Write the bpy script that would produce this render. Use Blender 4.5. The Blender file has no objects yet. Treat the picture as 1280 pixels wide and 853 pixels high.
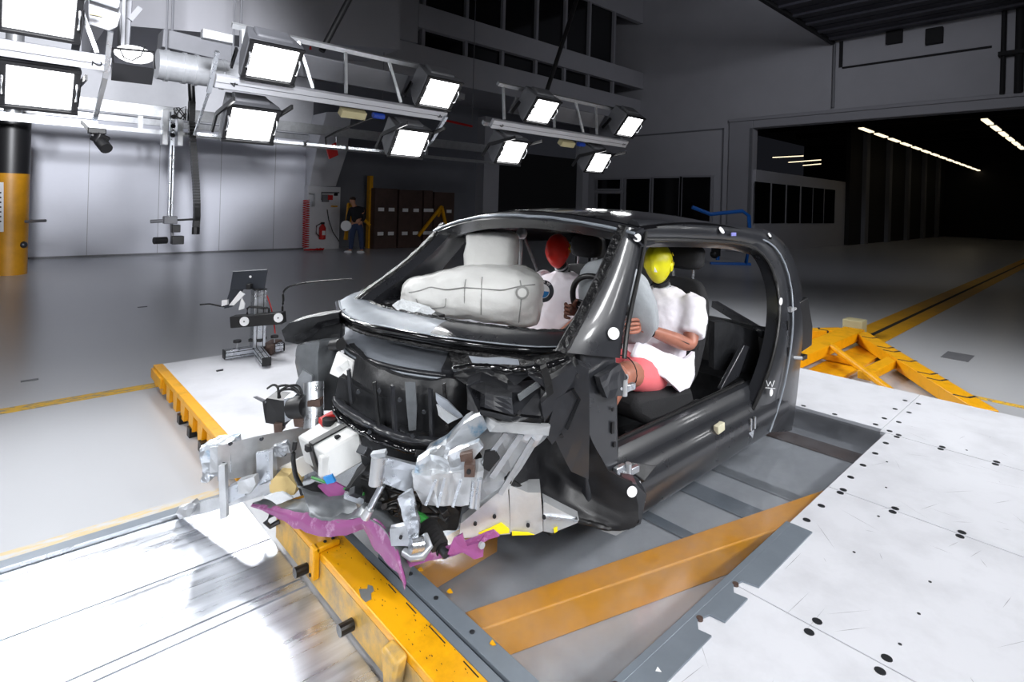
import bpy, bmesh, math, random
from mathutils import Vector as V, Matrix, noise
random.seed(7)
sc = bpy.context.scene
COL = sc.collection
PI = math.pi

# ------------------------------------------------------------------ camera, world, exposure
CAM_H, FPX = 1.52, 695.0
ROLL = math.atan2(40, 1395)
YAW = math.atan2(755, 695)            # the test track (+X) lies this far right of the view
FW = V((math.cos(YAW), math.sin(YAW), 0))
RT = V((math.sin(YAW), -math.cos(YAW), 0))
UP = V((0, 0, 1))
cam = bpy.data.cameras.new('camera')
cam.sensor_width = 36
cam.lens = FPX * 36 / 1280
cam.shift_y = -(426.5 - 253.35) / 1280
cam.clip_start = 0.05
cam.clip_end = 200
co = bpy.data.objects.new('camera', cam)
COL.objects.link(co)
r_ = RT * math.cos(ROLL) + UP * math.sin(ROLL)
u_ = UP * math.cos(ROLL) - RT * math.sin(ROLL)
co.matrix_world = Matrix((
    (r_.x, u_.x, -FW.x, 0), (r_.y, u_.y, -FW.y, 0), (r_.z, u_.z, -FW.z, CAM_H), (0, 0, 0, 1)))
sc.camera = co

w = bpy.data.worlds.new('world')
sc.world = w
w.use_nodes = True
w.node_tree.nodes['Background'].inputs[0].default_value = (0.55, 0.58, 0.75, 1)
w.node_tree.nodes['Background'].inputs[1].default_value = 0.012
sc.view_settings.view_transform = 'Standard'
sc.view_settings.look = 'None'
sc.view_settings.exposure = 0.0
sc.view_settings.gamma = 1.0
LAMP = 9.0                             # radiance of the floodlight lenses
FLOOD = 15.0                           # watts thrown forward by each floodlight


def area_light(name, loc, aim, sx, sy, power, col=(1, 1, 1), spread=PI):
    l = bpy.data.lights.new(name, 'AREA')
    l.shape = 'RECTANGLE'
    l.size, l.size_y, l.energy, l.color, l.spread = sx, sy, power, col, spread
    o = bpy.data.objects.new(name, l)
    o.location = loc
    o.rotation_euler = (V(aim) - V(loc)).to_track_quat('-Z', 'Y').to_euler()
    COL.objects.link(o)
    return o


# unseen wash lights, added to brighten the white gate and the door wall
sl = bpy.data.lights.new('gate_fill_spot', 'SPOT')
sl.energy, sl.spot_size, sl.spot_blend, sl.shadow_soft_size, sl.color = 17000, math.radians(29), .75, .8, (.93, .95, 1)
so_ = bpy.data.objects.new('gate_fill_spot', sl)
so_.location = (-1.0, -3.0, 4.9)
so_.rotation_euler = (V((2.2, 17.9, 3.0)) - V(so_.location)).to_track_quat('-Z', 'Y').to_euler()
COL.objects.link(so_)
area_light('wall_fill_light', (11, 2, 7.0), (21.6, 10, 5.5), 1.5, 1.5, 95, (.9, .92, 1), math.radians(110))


def at(px, py, X=None, Y=None, Z=None, D=None):
    """a point of the place, measured from the photograph's frame (1280 x 853)"""
    dx, dy = px - 640, py - 253.35
    x = math.cos(ROLL) * dx + math.sin(ROLL) * dy
    y = -math.sin(ROLL) * dx + math.cos(ROLL) * dy
    d = FW * FPX + RT * x - UP * y
    if X is not None:
        t = X / d.x
    elif Y is not None:
        t = Y / d.y
    elif Z is not None:
        t = (Z - CAM_H) / d.z
    else:
        t = D / FPX
    return V((0, 0, CAM_H)) + d * t


# ------------------------------------------------------------------ materials
def s(r, g, b):
    f = lambda c: (c / 255 / 12.92) if c / 255 <= 0.04045 else ((c / 255 + 0.055) / 1.055) ** 2.4
    return (f(r), f(g), f(b), 1)


def mat(name, col, rough=.5, metal=0., var=0., scale=6., bump=0., bscale=None, coat=0., col2=None, thr=None,
        rvar=0., spec=.5, emit=0., stretch=None, alpha=1., trans=0.):
    m = bpy.data.materials.new(name)
    m.use_nodes = True
    nt = m.node_tree
    b = nt.nodes['Principled BSDF']
    b.inputs['Base Color'].default_value = col
    b.inputs['Roughness'].default_value = rough
    b.inputs['Metallic'].default_value = metal
    b.inputs['Coat Weight'].default_value = coat
    b.inputs['Coat Roughness'].default_value = .08
    b.inputs['Specular IOR Level'].default_value = spec
    b.inputs['Alpha'].default_value = alpha
    b.inputs['Transmission Weight'].default_value = trans
    if emit:
        b.inputs['Emission Color'].default_value = col
        b.inputs['Emission Strength'].default_value = emit
    if var or bump or col2 or rvar:
        tc = nt.nodes.new('ShaderNodeTexCoord')
        mp = nt.nodes.new('ShaderNodeMapping')
        nt.links.new(tc.outputs['Object'], mp.inputs[0])
        if stretch:
            mp.inputs['Scale'].default_value = stretch
        nz = nt.nodes.new('ShaderNodeTexNoise')
        nz.inputs['Scale'].default_value = scale
        nz.inputs['Detail'].default_value = 8
        nz.inputs['Roughness'].default_value = .65
        nt.links.new(mp.outputs[0], nz.inputs['Vector'])
        if var or col2:
            rp = nt.nodes.new('ShaderNodeValToRGB')
            lo, hi = (.35, .65) if thr is None else thr
            rp.color_ramp.elements[0].position = lo
            rp.color_ramp.elements[1].position = hi
            c2 = col2 or tuple(max(0, c * (1 - var)) for c in col[:3]) + (1,)
            rp.color_ramp.elements[0].color = c2
            rp.color_ramp.elements[1].color = col
            nt.links.new(nz.outputs['Fac'], rp.inputs[0])
            nt.links.new(rp.outputs[0], b.inputs['Base Color'])
        if rvar:
            mr = nt.nodes.new('ShaderNodeMapRange')
            mr.inputs['From Min'].default_value = .3
            mr.inputs['From Max'].default_value = .7
            mr.inputs['To Min'].default_value = max(.02, rough - rvar)
            mr.inputs['To Max'].default_value = min(1, rough + rvar)
            nt.links.new(nz.outputs['Fac'], mr.inputs[0])
            nt.links.new(mr.outputs[0], b.inputs['Roughness'])
        if bump:
            n2 = nz
            if bscale:
                n2 = nt.nodes.new('ShaderNodeTexNoise')
                n2.inputs['Scale'].default_value = bscale
                n2.inputs['Detail'].default_value = 5
                nt.links.new(mp.outputs[0], n2.inputs['Vector'])
            bp = nt.nodes.new('ShaderNodeBump')
            bp.inputs['Strength'].default_value = bump
            bp.inputs['Distance'].default_value = .02
            nt.links.new(n2.outputs['Fac'], bp.inputs['Height'])
            nt.links.new(bp.outputs[0], b.inputs['Normal'])
    return m


M = {}
M['floor'] = mat('epoxy_floor', s(186, 188, 193), .28, var=.10, scale=.35, thr=(.1, .9))
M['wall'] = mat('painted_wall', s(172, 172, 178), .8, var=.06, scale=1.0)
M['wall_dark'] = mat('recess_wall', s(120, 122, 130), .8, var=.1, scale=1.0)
M['gate'] = mat('gate_panel', s(214, 216, 226), .6, var=.05, scale=.7)
M['white_wall'] = mat('white_wall', s(222, 223, 228), .6, var=.04)
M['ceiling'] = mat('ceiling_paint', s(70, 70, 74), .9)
M['trim'] = mat('frame_paint', s(150, 150, 156), .55)
M['door_dark'] = mat('door_panel', s(62, 62, 72), .6, var=.2, scale=2)
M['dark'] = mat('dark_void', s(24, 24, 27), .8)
M['glass_dark'] = mat('dark_window_glass', s(14, 15, 18), .08, spec=.6)
M['deck'] = mat('white_deck_paint', s(216, 217, 223), .42, var=.16, scale=3.0, thr=(.28, .56), bump=.05, bscale=40, rvar=.1)
M['bolt'] = mat('bolt_cap', s(70, 72, 76), .4, metal=.7)
M['yellow'] = mat('worn_yellow_paint', s(232, 165, 10), .38, var=.25, scale=7, thr=(.3, .5), bump=.04, bscale=40)
M['yellow_dirty'] = mat('dirty_yellow_paint', s(218, 170, 66), .45, col2=s(150, 130, 95), scale=9, thr=(.36, .62))
M['orange'] = mat('orange_beam_paint', s(250, 168, 6), .4, var=.12, scale=5)
M['chip'] = mat('chipped_primer', s(120, 122, 122), .5, var=.2, scale=30)
M['greysteel'] = mat('grey_painted_steel', s(128, 137, 147), .36, metal=.25, var=.12, scale=5, bump=.02, bscale=60)
M['alu'] = mat('brushed_aluminium', s(208, 212, 218), .3, metal=.9, var=.12, scale=10, rvar=.1)
M['alu_matt'] = mat('cast_aluminium', s(186, 190, 196), .38, metal=.6, var=.25, scale=9, bump=.12, bscale=25)
M['alu_blue'] = mat('blue_stained_aluminium', s(205, 209, 214), .32, metal=.75, col2=s(120, 160, 190), scale=7, thr=(.34, .46), bump=.15, bscale=22)
M['alu_white'] = mat('pale_aluminium', s(212, 214, 217), .36, metal=.6, var=.18, scale=9, bump=.08, bscale=20)
M['steel'] = mat('zinc_steel', s(190, 192, 196), .3, metal=.45, var=.1, scale=12)
M['beam_white'] = mat('white_rig_beam', s(196, 197, 202), .42, var=.05, scale=4)
M['grey_box'] = mat('grey_enamel', s(110, 111, 116), .45, var=.08)
M['black'] = mat('black_plastic', s(26, 26, 28), .42)
M['black_soft'] = mat('black_fabric', s(24, 24, 27), .8, bump=.15, bscale=120)
M['rubber'] = mat('black_rubber', s(22, 22, 23), .38)
M['scratch'] = mat('scratch_mark', s(150, 151, 156), .5)
M['carbon'] = mat('carbon_shell', s(42, 43, 47), .3, var=.12, scale=5, rvar=.05, coat=.3)
M['liner'] = mat('liner_plastic', s(27, 27, 30), .45, var=.2, scale=8, bump=.1, bscale=20)
M['carbon_matt'] = mat('carbon_matt', s(36, 37, 40), .4, var=.35, scale=9, bump=.25, bscale=18)
M['carbon_gloss'] = mat('carbon_gloss', s(16, 16, 18), .1, coat=.8, rvar=.03, scale=3)
M['glue'] = mat('bonding_glue', s(18, 18, 20), .38, bump=.7, bscale=45)
M['cowl_grey'] = mat('ground_cowl', s(150, 157, 166), .34, metal=.2, var=.2, scale=6, rvar=.06, stretch=(1, 3, 1))
M['shelf_grey'] = mat('shelf_sheet', s(168, 174, 184), .34, metal=.25, var=.3, scale=4)
M['bag'] = mat('airbag_cloth', s(226, 226, 224), .75, var=.06, scale=5, bump=.5, bscale=9)
M['amber'] = mat('amber_paint', s(192, 134, 20), .45, var=.2, scale=4)
M['bag_grey'] = mat('grey_airbag_cloth', s(164, 169, 174), .7, var=.12, scale=6, bump=.5, bscale=12)
M['seam'] = mat('airbag_seam', s(150, 150, 148), .8)
M['shirt'] = mat('white_cotton', s(236, 232, 240), .85, bump=.35, bscale=10)
M['shorts'] = mat('pink_cotton', s(232, 112, 118), .85, bump=.2, bscale=14)
M['skin'] = mat('brown_vinyl', s(172, 112, 92), .42, var=.2, scale=14, bump=.05, bscale=40)
M['skin_dark'] = mat('dark_brown_vinyl', s(104, 66, 54), .42, var=.2, scale=14)
M['head_y'] = mat('yellow_painted_vinyl', s(222, 214, 20), .38, var=.1, scale=6)
M['head_r'] = mat('red_painted_vinyl', s(212, 34, 20), .38, var=.1, scale=6)
M['white'] = mat('white_plastic', s(238, 238, 238), .45)
M['sticker'] = mat('white_sticker', s(240, 240, 242), .5)
M['battery'] = mat('battery_case', s(218, 219, 218), .45, var=.08, scale=8, bump=.03, bscale=30)
M['red'] = mat('red_paint', s(200, 30, 28), .4)
M['blue'] = mat('blue_paint', s(20, 100, 190), .4)
M['blue_plug'] = mat('blue_plastic', s(24, 62, 160), .4)
M['magenta'] = mat('magenta_laminate', s(148, 76, 132), .45, scale=16, col2=s(190, 150, 184), thr=(.32, .44))
M['grey_lam'] = mat('grey_laminate', s(120, 124, 128), .35, metal=.3, var=.3, scale=9)
M['foam'] = mat('yellow_foam', s(226, 200, 140), .8, bump=.2, bscale=30)
M['torn'] = mat('torn_fleece', s(226, 230, 234), .9, bump=.5, bscale=40)
M['green'] = mat('green_sheath', s(60, 150, 70), .5)
M['brown'] = mat('brown_rust', s(104, 84, 76), .5, metal=.3, var=.4, scale=25)
M['spray'] = mat('yellow_spray_paint', s(246, 222, 20), .5)
M['tan'] = mat('tan_plastic', s(190, 180, 140), .6)
M['jeans'] = mat('blue_denim', s(52, 66, 100), .85)
M['sweater'] = mat('dark_sweater', s(26, 26, 32), .9)
M['face'] = mat('skin_tone', s(196, 140, 112), .5)
M['hair'] = mat('hair', s(60, 44, 34), .8)
M['wood_dark'] = mat('dark_wood', s(82, 62, 56), .6, var=.3, scale=3)
M['lamp'] = mat('lit_lens', (1, 1, 1, 1), .5, emit=LAMP)
M['tube'] = mat('lit_tube', (1, .84, .58, 1), .5, emit=1.6)
M['mark_blue'] = mat('badge_blue', s(40, 130, 200), .35)
M['screen'] = mat('tablet_back', s(48, 52, 60), .35, var=.1)
M['worn_line'] = mat('worn_floor_line', s(226, 178, 40), .5, col2=s(150, 140, 120), scale=14, thr=(.42, .5), stretch=(1, 3, 1))
M['faint_line'] = mat('faint_floor_line', s(196, 176, 134), .5, col2=s(184, 184, 186), scale=9, thr=(.42, .56), stretch=(1, 3, 1))
M['yfloor'] = mat('yellow_floor_strip', s(222, 160, 14), .45, var=.2, scale=3)


def plate_metal(name, base, rough, streak):
    m = mat(name, base, rough, metal=.85, var=.3, scale=streak, rvar=.16, stretch=(.25, 3.2, 1), bump=.05, bscale=12)
    return m


M['plate'] = plate_metal('polished_track_plate', s(226, 230, 238), .33, 5)

# clear plate over the pit: see-through, scratched, reflecting
m = bpy.data.materials.new('clear_plate')
m.use_nodes = True
nt = m.node_tree
nt.nodes.remove(nt.nodes['Principled BSDF'])
out = nt.nodes['Material Output']
tr = nt.nodes.new('ShaderNodeBsdfTransparent')
tr.inputs[0].default_value = (.95, .96, .97, 1)
gl = nt.nodes.new('ShaderNodeBsdfGlossy')
gl.inputs['Roughness'].default_value = .17
di = nt.nodes.new('ShaderNodeBsdfDiffuse')
di.inputs[0].default_value = s(170, 174, 182)
lf = nt.nodes.new('ShaderNodeLayerWeight')
lp_ = nt.nodes.new('ShaderNodeMath')
lp_.operation = 'POWER'
lp_.inputs[1].default_value = 4.0
nt.links.new(lf.outputs['Facing'], lp_.inputs[0])
lw = nt.nodes.new('ShaderNodeMath')
lw.operation = 'MULTIPLY_ADD'
lw.inputs[1].default_value = .8
lw.inputs[2].default_value = .06
nt.links.new(lp_.outputs[0], lw.inputs[0])
nz = nt.nodes.new('ShaderNodeTexNoise')
nz.inputs['Scale'].default_value = 5
nz.inputs['Detail'].default_value = 10
nz.inputs['Roughness'].default_value = .7
tc = nt.nodes.new('ShaderNodeTexCoord')
nt.links.new(tc.outputs['Object'], nz.inputs['Vector'])
mr = nt.nodes.new('ShaderNodeMapRange')
mr.inputs['From Min'].default_value = .38
mr.inputs['From Max'].default_value = .72
mr.inputs['To Min'].default_value = .02
mr.inputs['To Max'].default_value = .13
nt.links.new(nz.outputs['Fac'], mr.inputs[0])
m1 = nt.nodes.new('ShaderNodeMixShader')
m2 = nt.nodes.new('ShaderNodeMixShader')
nt.links.new(mr.outputs[0], m1.inputs[0])
nt.links.new(tr.outputs[0], m1.inputs[1])
nt.links.new(di.outputs[0], m1.inputs[2])
nt.links.new(lw.outputs[0], m2.inputs[0])
nt.links.new(m1.outputs[0], m2.inputs[1])
nt.links.new(gl.outputs[0], m2.inputs[2])
nt.links.new(m2.outputs[0], out.inputs['Surface'])
M['clear'] = m


# ------------------------------------------------------------------ geometry helpers
def rotm(rx=0, ry=0, rz=0):
    return Matrix.Rotation(rz, 3, 'Z') @ Matrix.Rotation(ry, 3, 'Y') @ Matrix.Rotation(rx, 3, 'X')


def frame(d, up=UP):
    d = d.normalized()
    if abs(d.dot(up)) > .995:
        up = V((1, 0, 0))
    a = d.cross(up).normalized()
    return d, a, a.cross(d).normalized()


class G:
    """collects shapes; build() links them as one mesh object"""

    def __init__(self):
        self.v, self.f = [], []

    def add(self, vs, fs):
        n = len(self.v)
        self.v += [V(p) for p in vs]
        self.f += [tuple(i + n for i in q) for q in fs]
        return self

    def box(self, c, size, R=None, taper=1.0):
        x, y, z = (k / 2 for k in size)
        vs = []
        for k, t in ((-1, 1.0), (1, taper)):
            for (i, j) in ((-1, -1), (1, -1), (1, 1), (-1, 1)):
                p = V((i * x * t, j * y * t, k * z))
                vs.append(V(c) + (R @ p if R else p))
        return self.add(vs, [(3, 2, 1, 0), (4, 5, 6, 7), (0, 1, 5, 4), (1, 2, 6, 5), (2, 3, 7, 6), (3, 0, 4, 7)])

    def span(self, a, b):
        a, b = V(a), V(b)
        return self.box((a + b) / 2, [abs(k) for k in (b - a)])

    def bar(self, p0, p1, w, h, up=UP):
        p0, p1 = V(p0), V(p1)
        d, a, u = frame(p1 - p0, up)
        vs = []
        for p in (p0, p1):
            for (i, j) in ((-1, -1), (1, -1), (1, 1), (-1, 1)):
                vs.append(p + a * (i * w / 2) + u * (j * h / 2))
        return self.add(vs, [(3, 2, 1, 0), (4, 5, 6, 7), (0, 1, 5, 4), (1, 2, 6, 5), (2, 3, 7, 6), (3, 0, 4, 7)])

    def loft(self, rings, closed=True, caps=True):
        n = len(rings[0])
        vs = [p for r in rings for p in r]
        fs = []
        for i in range(len(rings) - 1):
            for j in range(n if closed else n - 1):
                k = (j + 1) % n
                fs.append((i * n + j, i * n + k, (i + 1) * n + k, (i + 1) * n + j))
        if caps and closed:
            fs.append(tuple(range(n))[::-1])
            fs.append(tuple((len(rings) - 1) * n + j for j in range(n)))
        return self.add(vs, fs)

    def sweep(self, pts, prof, up=UP, scales=None):
        pts = [V(p) for p in pts]
        rings = []
        for i, p in enumerate(pts):
            d = pts[min(i + 1, len(pts) - 1)] - pts[max(i - 1, 0)]
            d, a, u = frame(d, up)
            k = scales[i] if scales else 1.0
            rings.append([p + a * (x * k) + u * (y * k) for x, y in prof])
        return self.loft(rings)

    def tube(self, pts, r, n=8, radii=None):
        prof = [(math.cos(2 * PI * k / n) * r, math.sin(2 * PI * k / n) * r) for k in range(n)]
        return self.sweep(pts, prof, scales=[q / r for q in radii] if radii else None)

    def cyl(self, p0, p1, r, n=14, r1=None):
        p0, p1 = V(p0), V(p1)
        return self.tube([p0, p1], r, n, radii=[r, r1 if r1 is not None else r])

    def lathe(self, p, axis, prof, n=20):
        d, a, u = frame(V(axis))
        p = V(p)
        rings = [[p + d * h + (a * math.cos(2 * PI * k / n) + u * math.sin(2 * PI * k / n)) * r for k in range(n)] for r, h in prof]
        return self.loft(rings)

    def disc(self, p, nrm, r, t=.004, n=16):
        d = V(nrm).normalized()
        return self.cyl(V(p) - d * t / 2, V(p) + d * t / 2, r, n)

    def prism(self, poly, t):
        """polygon (3D points) given thickness t (a vector)"""
        poly = [V(p) for p in poly]
        t = V(t)
        n = len(poly)
        return self.add(poly + [p + t for p in poly],
                        [tuple(range(n)), tuple(range(n, 2 * n))[::-1]] + [(j, j + n, (j + 1) % n + n, (j + 1) % n) for j in range(n)])

    def grid(self, rows, t=None):
        """surface through rows of points; t = vector or function giving thickness"""
        n, m_ = len(rows[0]), len(rows)
        vs = [V(p) for r in rows for p in r]
        fs = [(i * n + j, i * n + j + 1, (i + 1) * n + j + 1, (i + 1) * n + j) for i in range(m_ - 1) for j in range(n - 1)]
        if t is None:
            return self.add(vs, fs)
        t = V(t)
        N = len(vs)
        fs2 = [tuple(q + N for q in f)[::-1] for f in fs]
        rim = [i for i in range(n)] + [i * n + n - 1 for i in range(1, m_)] + [(m_ - 1) * n + j for j in range(n - 2, -1, -1)] + [i * n for i in range(m_ - 2, 0, -1)]
        side = [(rim[k], rim[k] + N, rim[(k + 1) % len(rim)] + N, rim[(k + 1) % len(rim)]) for k in range(len(rim))]
        return self.add(vs + [p + t for p in vs], fs + fs2 + side)

    def sph(self, c, r, n=16, R=None, fn=None, e=1.0):
        rr = r if hasattr(r, '__len__') else (r, r, r)
        sg = lambda q: math.copysign(abs(q) ** e, q)
        m_ = n // 2
        vs, fs = [], []
        for i in range(m_ + 1):
            th = PI * i / m_
            for j in range(n):
                ph = 2 * PI * j / n
                d = V((sg(math.sin(th)) * sg(math.cos(ph)), sg(math.sin(th)) * sg(math.sin(ph)), sg(math.cos(th))))
                if fn:
                    d = fn(d)
                p = V((d.x * rr[0], d.y * rr[1], d.z * rr[2]))
                vs.append(V(c) + (R @ p if R else p))
        for i in range(m_):
            for j in range(n):
                k = (j + 1) % n
                fs.append((i * n + j, (i + 1) * n + j, (i + 1) * n + k, i * n + k))
        return self.add(vs, fs)

    def build(self, name, m, parent=None, smooth=None, bevel=0., crumple=0., cs=6., sub=0, wn=0.):
        me = bpy.data.meshes.new(name)
        org = parent_loc(parent)
        me.from_pydata([p - org for p in self.v], [], self.f)
        bm = bmesh.new()
        bm.from_mesh(me)
        bmesh.ops.remove_doubles(bm, verts=bm.verts, dist=1e-5)
        bmesh.ops.recalc_face_normals(bm, faces=bm.faces)
        if crumple:
            k = max(1, int(wn) or 2)
            bmesh.ops.triangulate(bm, faces=[f for f in bm.faces if len(f.verts) > 4])
            bmesh.ops.subdivide_edges(bm, edges=bm.edges, cuts=k, use_grid_fill=True)
            for v in bm.verts:
                q = (v.co + org) * cs
                v.co += (noise.noise_vector(q) + .5 * noise.noise_vector(q * 2.3)) * crumple
        bm.to_mesh(me)
        bm.free()
        o = bpy.data.objects.new(name, me)
        me.materials.append(M[m] if isinstance(m, str) else m)
        COL.objects.link(o)
        if parent:
            o.parent = parent
        if bevel:
            b = o.modifiers.new('bevel', 'BEVEL')
            b.width, b.segments, b.limit_method, b.angle_limit = bevel, 2, 'ANGLE', math.radians(40)
        if sub:
            sm = o.modifiers.new('subsurf', 'SUBSURF')
            sm.levels = sm.render_levels = sub
        if smooth is None and (sub or bevel):
            smooth = 40
        if smooth:
            for p in me.polygons:
                p.use_smooth = True
            if not sub:
                me.set_sharp_from_angle(angle=math.radians(smooth))
        return o


WLOC = {}


def parent_loc(o):
    p = V((0, 0, 0))
    while o:
        p += o.location
        o = o.parent
    return p


ORD = ('first', 'second', 'third', 'fourth', 'fifth', 'sixth', 'seventh', 'eighth', 'ninth', 'tenth', 'eleventh', 'twelfth', 'thirteenth', 'fourteenth', 'fifteenth', 'sixteenth', 'seventeenth', 'eighteenth', 'nineteenth', 'twentieth')


def tag(o, label=None, cat=None, group=None, kind=None):
    if label:
        o['label'] = label
    if cat:
        o['category'] = cat
    if group:
        o['group'] = group
    if kind:
        o['kind'] = kind
    return o


def thing(name, label, cat, loc=(0, 0, 0), group=None):
    o = bpy.data.objects.new(name, None)
    o.location = loc
    o.empty_display_size = .1
    COL.objects.link(o)
    return tag(o, label, cat, group)


def struct(name, g, m, **k):
    return tag(g.build(name, m, **k), kind='structure')


def copy_tree(o, parent=None):
    c = o.copy()
    COL.objects.link(c)
    c.parent = parent
    for ch in [q for q in bpy.data.objects if q.parent == o]:
        copy_tree(ch, c)
    return c


def skin(name, chains, m, parent=None, sub=2, folds=0., fsize=.12):
    """chains: lists of (point, radius or (rx, ry)); every chain is one limb, joined where it starts with an index tuple"""
    me = bpy.data.meshes.new(name)
    org = parent_loc(parent)
    vs, es, rs, roots = [], [], [], []
    for ch in chains:
        start = 0
        prev = None
        if isinstance(ch[0], int):
            prev = ch[0]
            start = 1
        else:
            roots.append(len(vs))
        for p, r in ch[start:]:
            vs.append(V(p) - org)
            rs.append(r if hasattr(r, '__len__') else (r, r))
            if prev is not None:
                es.append((prev, len(vs) - 1))
            prev = len(vs) - 1
    me.from_pydata(vs, es, [])
    o = bpy.data.objects.new(name, me)
    COL.objects.link(o)
    me.materials.append(M[m])
    if parent:
        o.parent = parent
    md = o.modifiers.new('skin', 'SKIN')
    md.use_smooth_shade = True
    ly = me.skin_vertices[0] if me.skin_vertices else None
    if ly is None:
        bm = bmesh.new()
        bm.from_mesh(me)
        bm.verts.layers.skin.verify()
        bm.to_mesh(me)
        bm.free()
        ly = me.skin_vertices[0]
    for i, r in enumerate(rs):
        ly.data[i].radius = r
        ly.data[i].use_root = i in roots
    sm = o.modifiers.new('subsurf', 'SUBSURF')
    sm.levels = sm.render_levels = sub + (1 if folds else 0)
    if folds:
        tx_ = bpy.data.textures.new(name + '_folds', 'CLOUDS')
        tx_.noise_scale = fsize
        dm = o.modifiers.new('folds', 'DISPLACE')
        dm.texture, dm.strength, dm.mid_level = tx_, folds, .5
    return o


def folds(o, k, size):
    tx_ = bpy.data.textures.new(o.name + '_folds', 'CLOUDS')
    tx_.noise_scale = size
    dm = o.modifiers.new('folds', 'DISPLACE')
    dm.texture, dm.strength, dm.mid_level = tx_, k, .5
    return o


def cloth(name, loops, tubes, m, parent, k=.02, size=.08, vox=.012):
    """one garment: stacked rings and sleeves fused into one surface, with folds"""
    g = G()
    for (c, a, b) in loops:
        pass
    g.loft([[V(c) + V((a * math.cos(2 * PI * j / 24), b * math.sin(2 * PI * j / 24), 0)) for j in range(24)] for c, a, b in loops])
    for pts, rad in tubes:
        g.tube(pts, rad[0], 16, radii=rad)
    o = g.build(name, m, parent)
    rm = o.modifiers.new('fuse', 'REMESH')
    rm.mode, rm.voxel_size, rm.use_smooth_shade = 'VOXEL', vox, True
    sm = o.modifiers.new('relax', 'SMOOTH')
    sm.factor, sm.iterations = .5, 8
    return folds(o, k, size)


def text(name, body, size, R, loc, m, parent, ext=.001):
    cu = bpy.data.curves.new(name, 'FONT')
    cu.body = body
    cu.size = size
    cu.extrude = ext
    cu.align_x = 'CENTER'
    cu.align_y = 'CENTER'
    cu.materials.append(M[m])
    o = bpy.data.objects.new(name, cu)
    COL.objects.link(o)
    o.parent = parent
    dg = bpy.context.evaluated_depsgraph_get()
    dg.update()
    me = bpy.data.meshes.new_from_object(o.evaluated_get(dg))
    bpy.data.objects.remove(o)
    o = bpy.data.objects.new(name, me)
    COL.objects.link(o)
    o.parent = parent
    o.matrix_local = Matrix.Translation(V(loc) - parent_loc(parent)) @ R.to_4x4()
    return o
# ------------------------------------------------------------------ the hall
FZ = -.19
XW, YB, YG = 21.6, 17.9, 14.9         # door wall, rear wall, gallery front
ZH = at(937, 161, X=XW).z             # lower edge of the door header
ZT = 11.5
YD = at(941, 200, X=XW).y             # edge of the door opening
struct('floor', G().span((-9, -9, FZ - .1), (60, 24, FZ)), 'floor')
# rear wall: panelled white gate, white column, recess, columns
gx0, gx1 = -4.0, at(380, 250, Y=YB).x
zg = at(200, 158, Y=YB).z
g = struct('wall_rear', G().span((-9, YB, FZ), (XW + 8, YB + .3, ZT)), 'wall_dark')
gate = struct('door_1', G().span((gx0, YB - .08, FZ), (gx1, YB - .001, zg)), 'gate', bevel=.01)
G().span((gx0, YB - .14, zg), (gx1 + .1, YB - .002, zg + .16)).build('door_track', 'alu_white', gate)
G().span((gx0, YB - .12, FZ), (gx1, YB - .081, FZ + .05)).build('bottom_seal', 'grey_box', gate)
for k in range(7):
    x = gx0 + 1.0 + k * 1.55
    if x < gx1:
        G().span((x, YB - .088, FZ + .05), (x + .012, YB - .079, zg)).build('panel_joint', 'trim', gate)
struct('wall_rear_upper', G().span((-9, YB - .06, zg + .2), (gx1 + .2, YB - .001, ZT)), 'white_wall')
ca, cb = at(383, 300, Y=YB - .35), at(424, 300, Y=YB - .35)
colm = struct('column_1', G().span((ca.x, YB - .35, FZ), (cb.x, YB - .001, at(400, 233, Y=YB - .35).z)), 'white_wall', bevel=.01)
a, b = at(386, 233, Y=YB - .3), at(420, 233, Y=YB - .3)
c, d = at(395, 190, Y=YB - .9), at(434, 190, Y=YB - .9)
e, f = at(408, 140, Y=YB - 1.1), at(440, 140, Y=YB - 1.1)
struct('column_2', G().loft([[a, b, b + V((0, .29, 0)), a + V((0, .29, 0))], [c, d, V((d.x, YB - .01, d.z)), V((c.x, YB - .01, c.z))],
                             [e, f, V((f.x, YB - .01, f.z)), V((e.x, YB - .01, e.z))]]), 'white_wall', bevel=.02)
for px0, px1 in ((603, 622), (727, 734)):
    p, q = at(px0, 280, Y=YB - .5), at(px1, 280, Y=YB - .5)
    struct('column_3' if px0 < 700 else 'column_4', G().span((p.x, YB - .5, FZ), (q.x, YB - .001, 5)), 'wall')
p, q = at(622, 280, Y=YB - .1), at(727, 280, Y=YB - .1)
struct('door_2', G().span((p.x, YB - .1, FZ), (q.x, YB - .002, at(680, 195, Y=YB).z)), 'dark')
# gallery band above the recess, with its two rows of panes
xg0 = at(520, 60, Y=YG).x
zA, zB = at(660, 72, Y=YG).z, at(660, 55, Y=YG).z
zC, zD = at(660, 110, Y=YG).z, at(660, 78, Y=YG).z
band = [at(660, y, Y=YG).z for y in (125, 90, 73, 48, -60)]
gal = struct('wall_gallery', G().span((xg0 - 6, YG, band[0]), (XW - .01, YG + .25, band[1]))
             .span((xg0, YG - .12, band[2]), (XW - .01, YG + .25, band[3])).span((xg0 - 6, YG, band[3] + 2.3), (XW - .01, YG + .25, ZT))
             .span((xg0 - 6, YG - .1, band[1]), (xg0, YG + .25, ZT))
             .span((xg0 - 6, YG, band[0]), (XW - .01, YB, band[0] + .15)), 'wall', bevel=.01)
mx = [at(px, 40, Y=YG).x for px in (529, 583, 629, 671, 707, 737, 768)]
for i in range(len(mx) - 1):
    for z0, z1 in ((band[1], band[2]), (band[3], band[3] + 2.3)):
        pw = G().span((mx[i] + .06, YG + .1, z0), (mx[i + 1] - .06, YG + .12, z1)).build('window_pane', 'glass_dark', gal)
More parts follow.
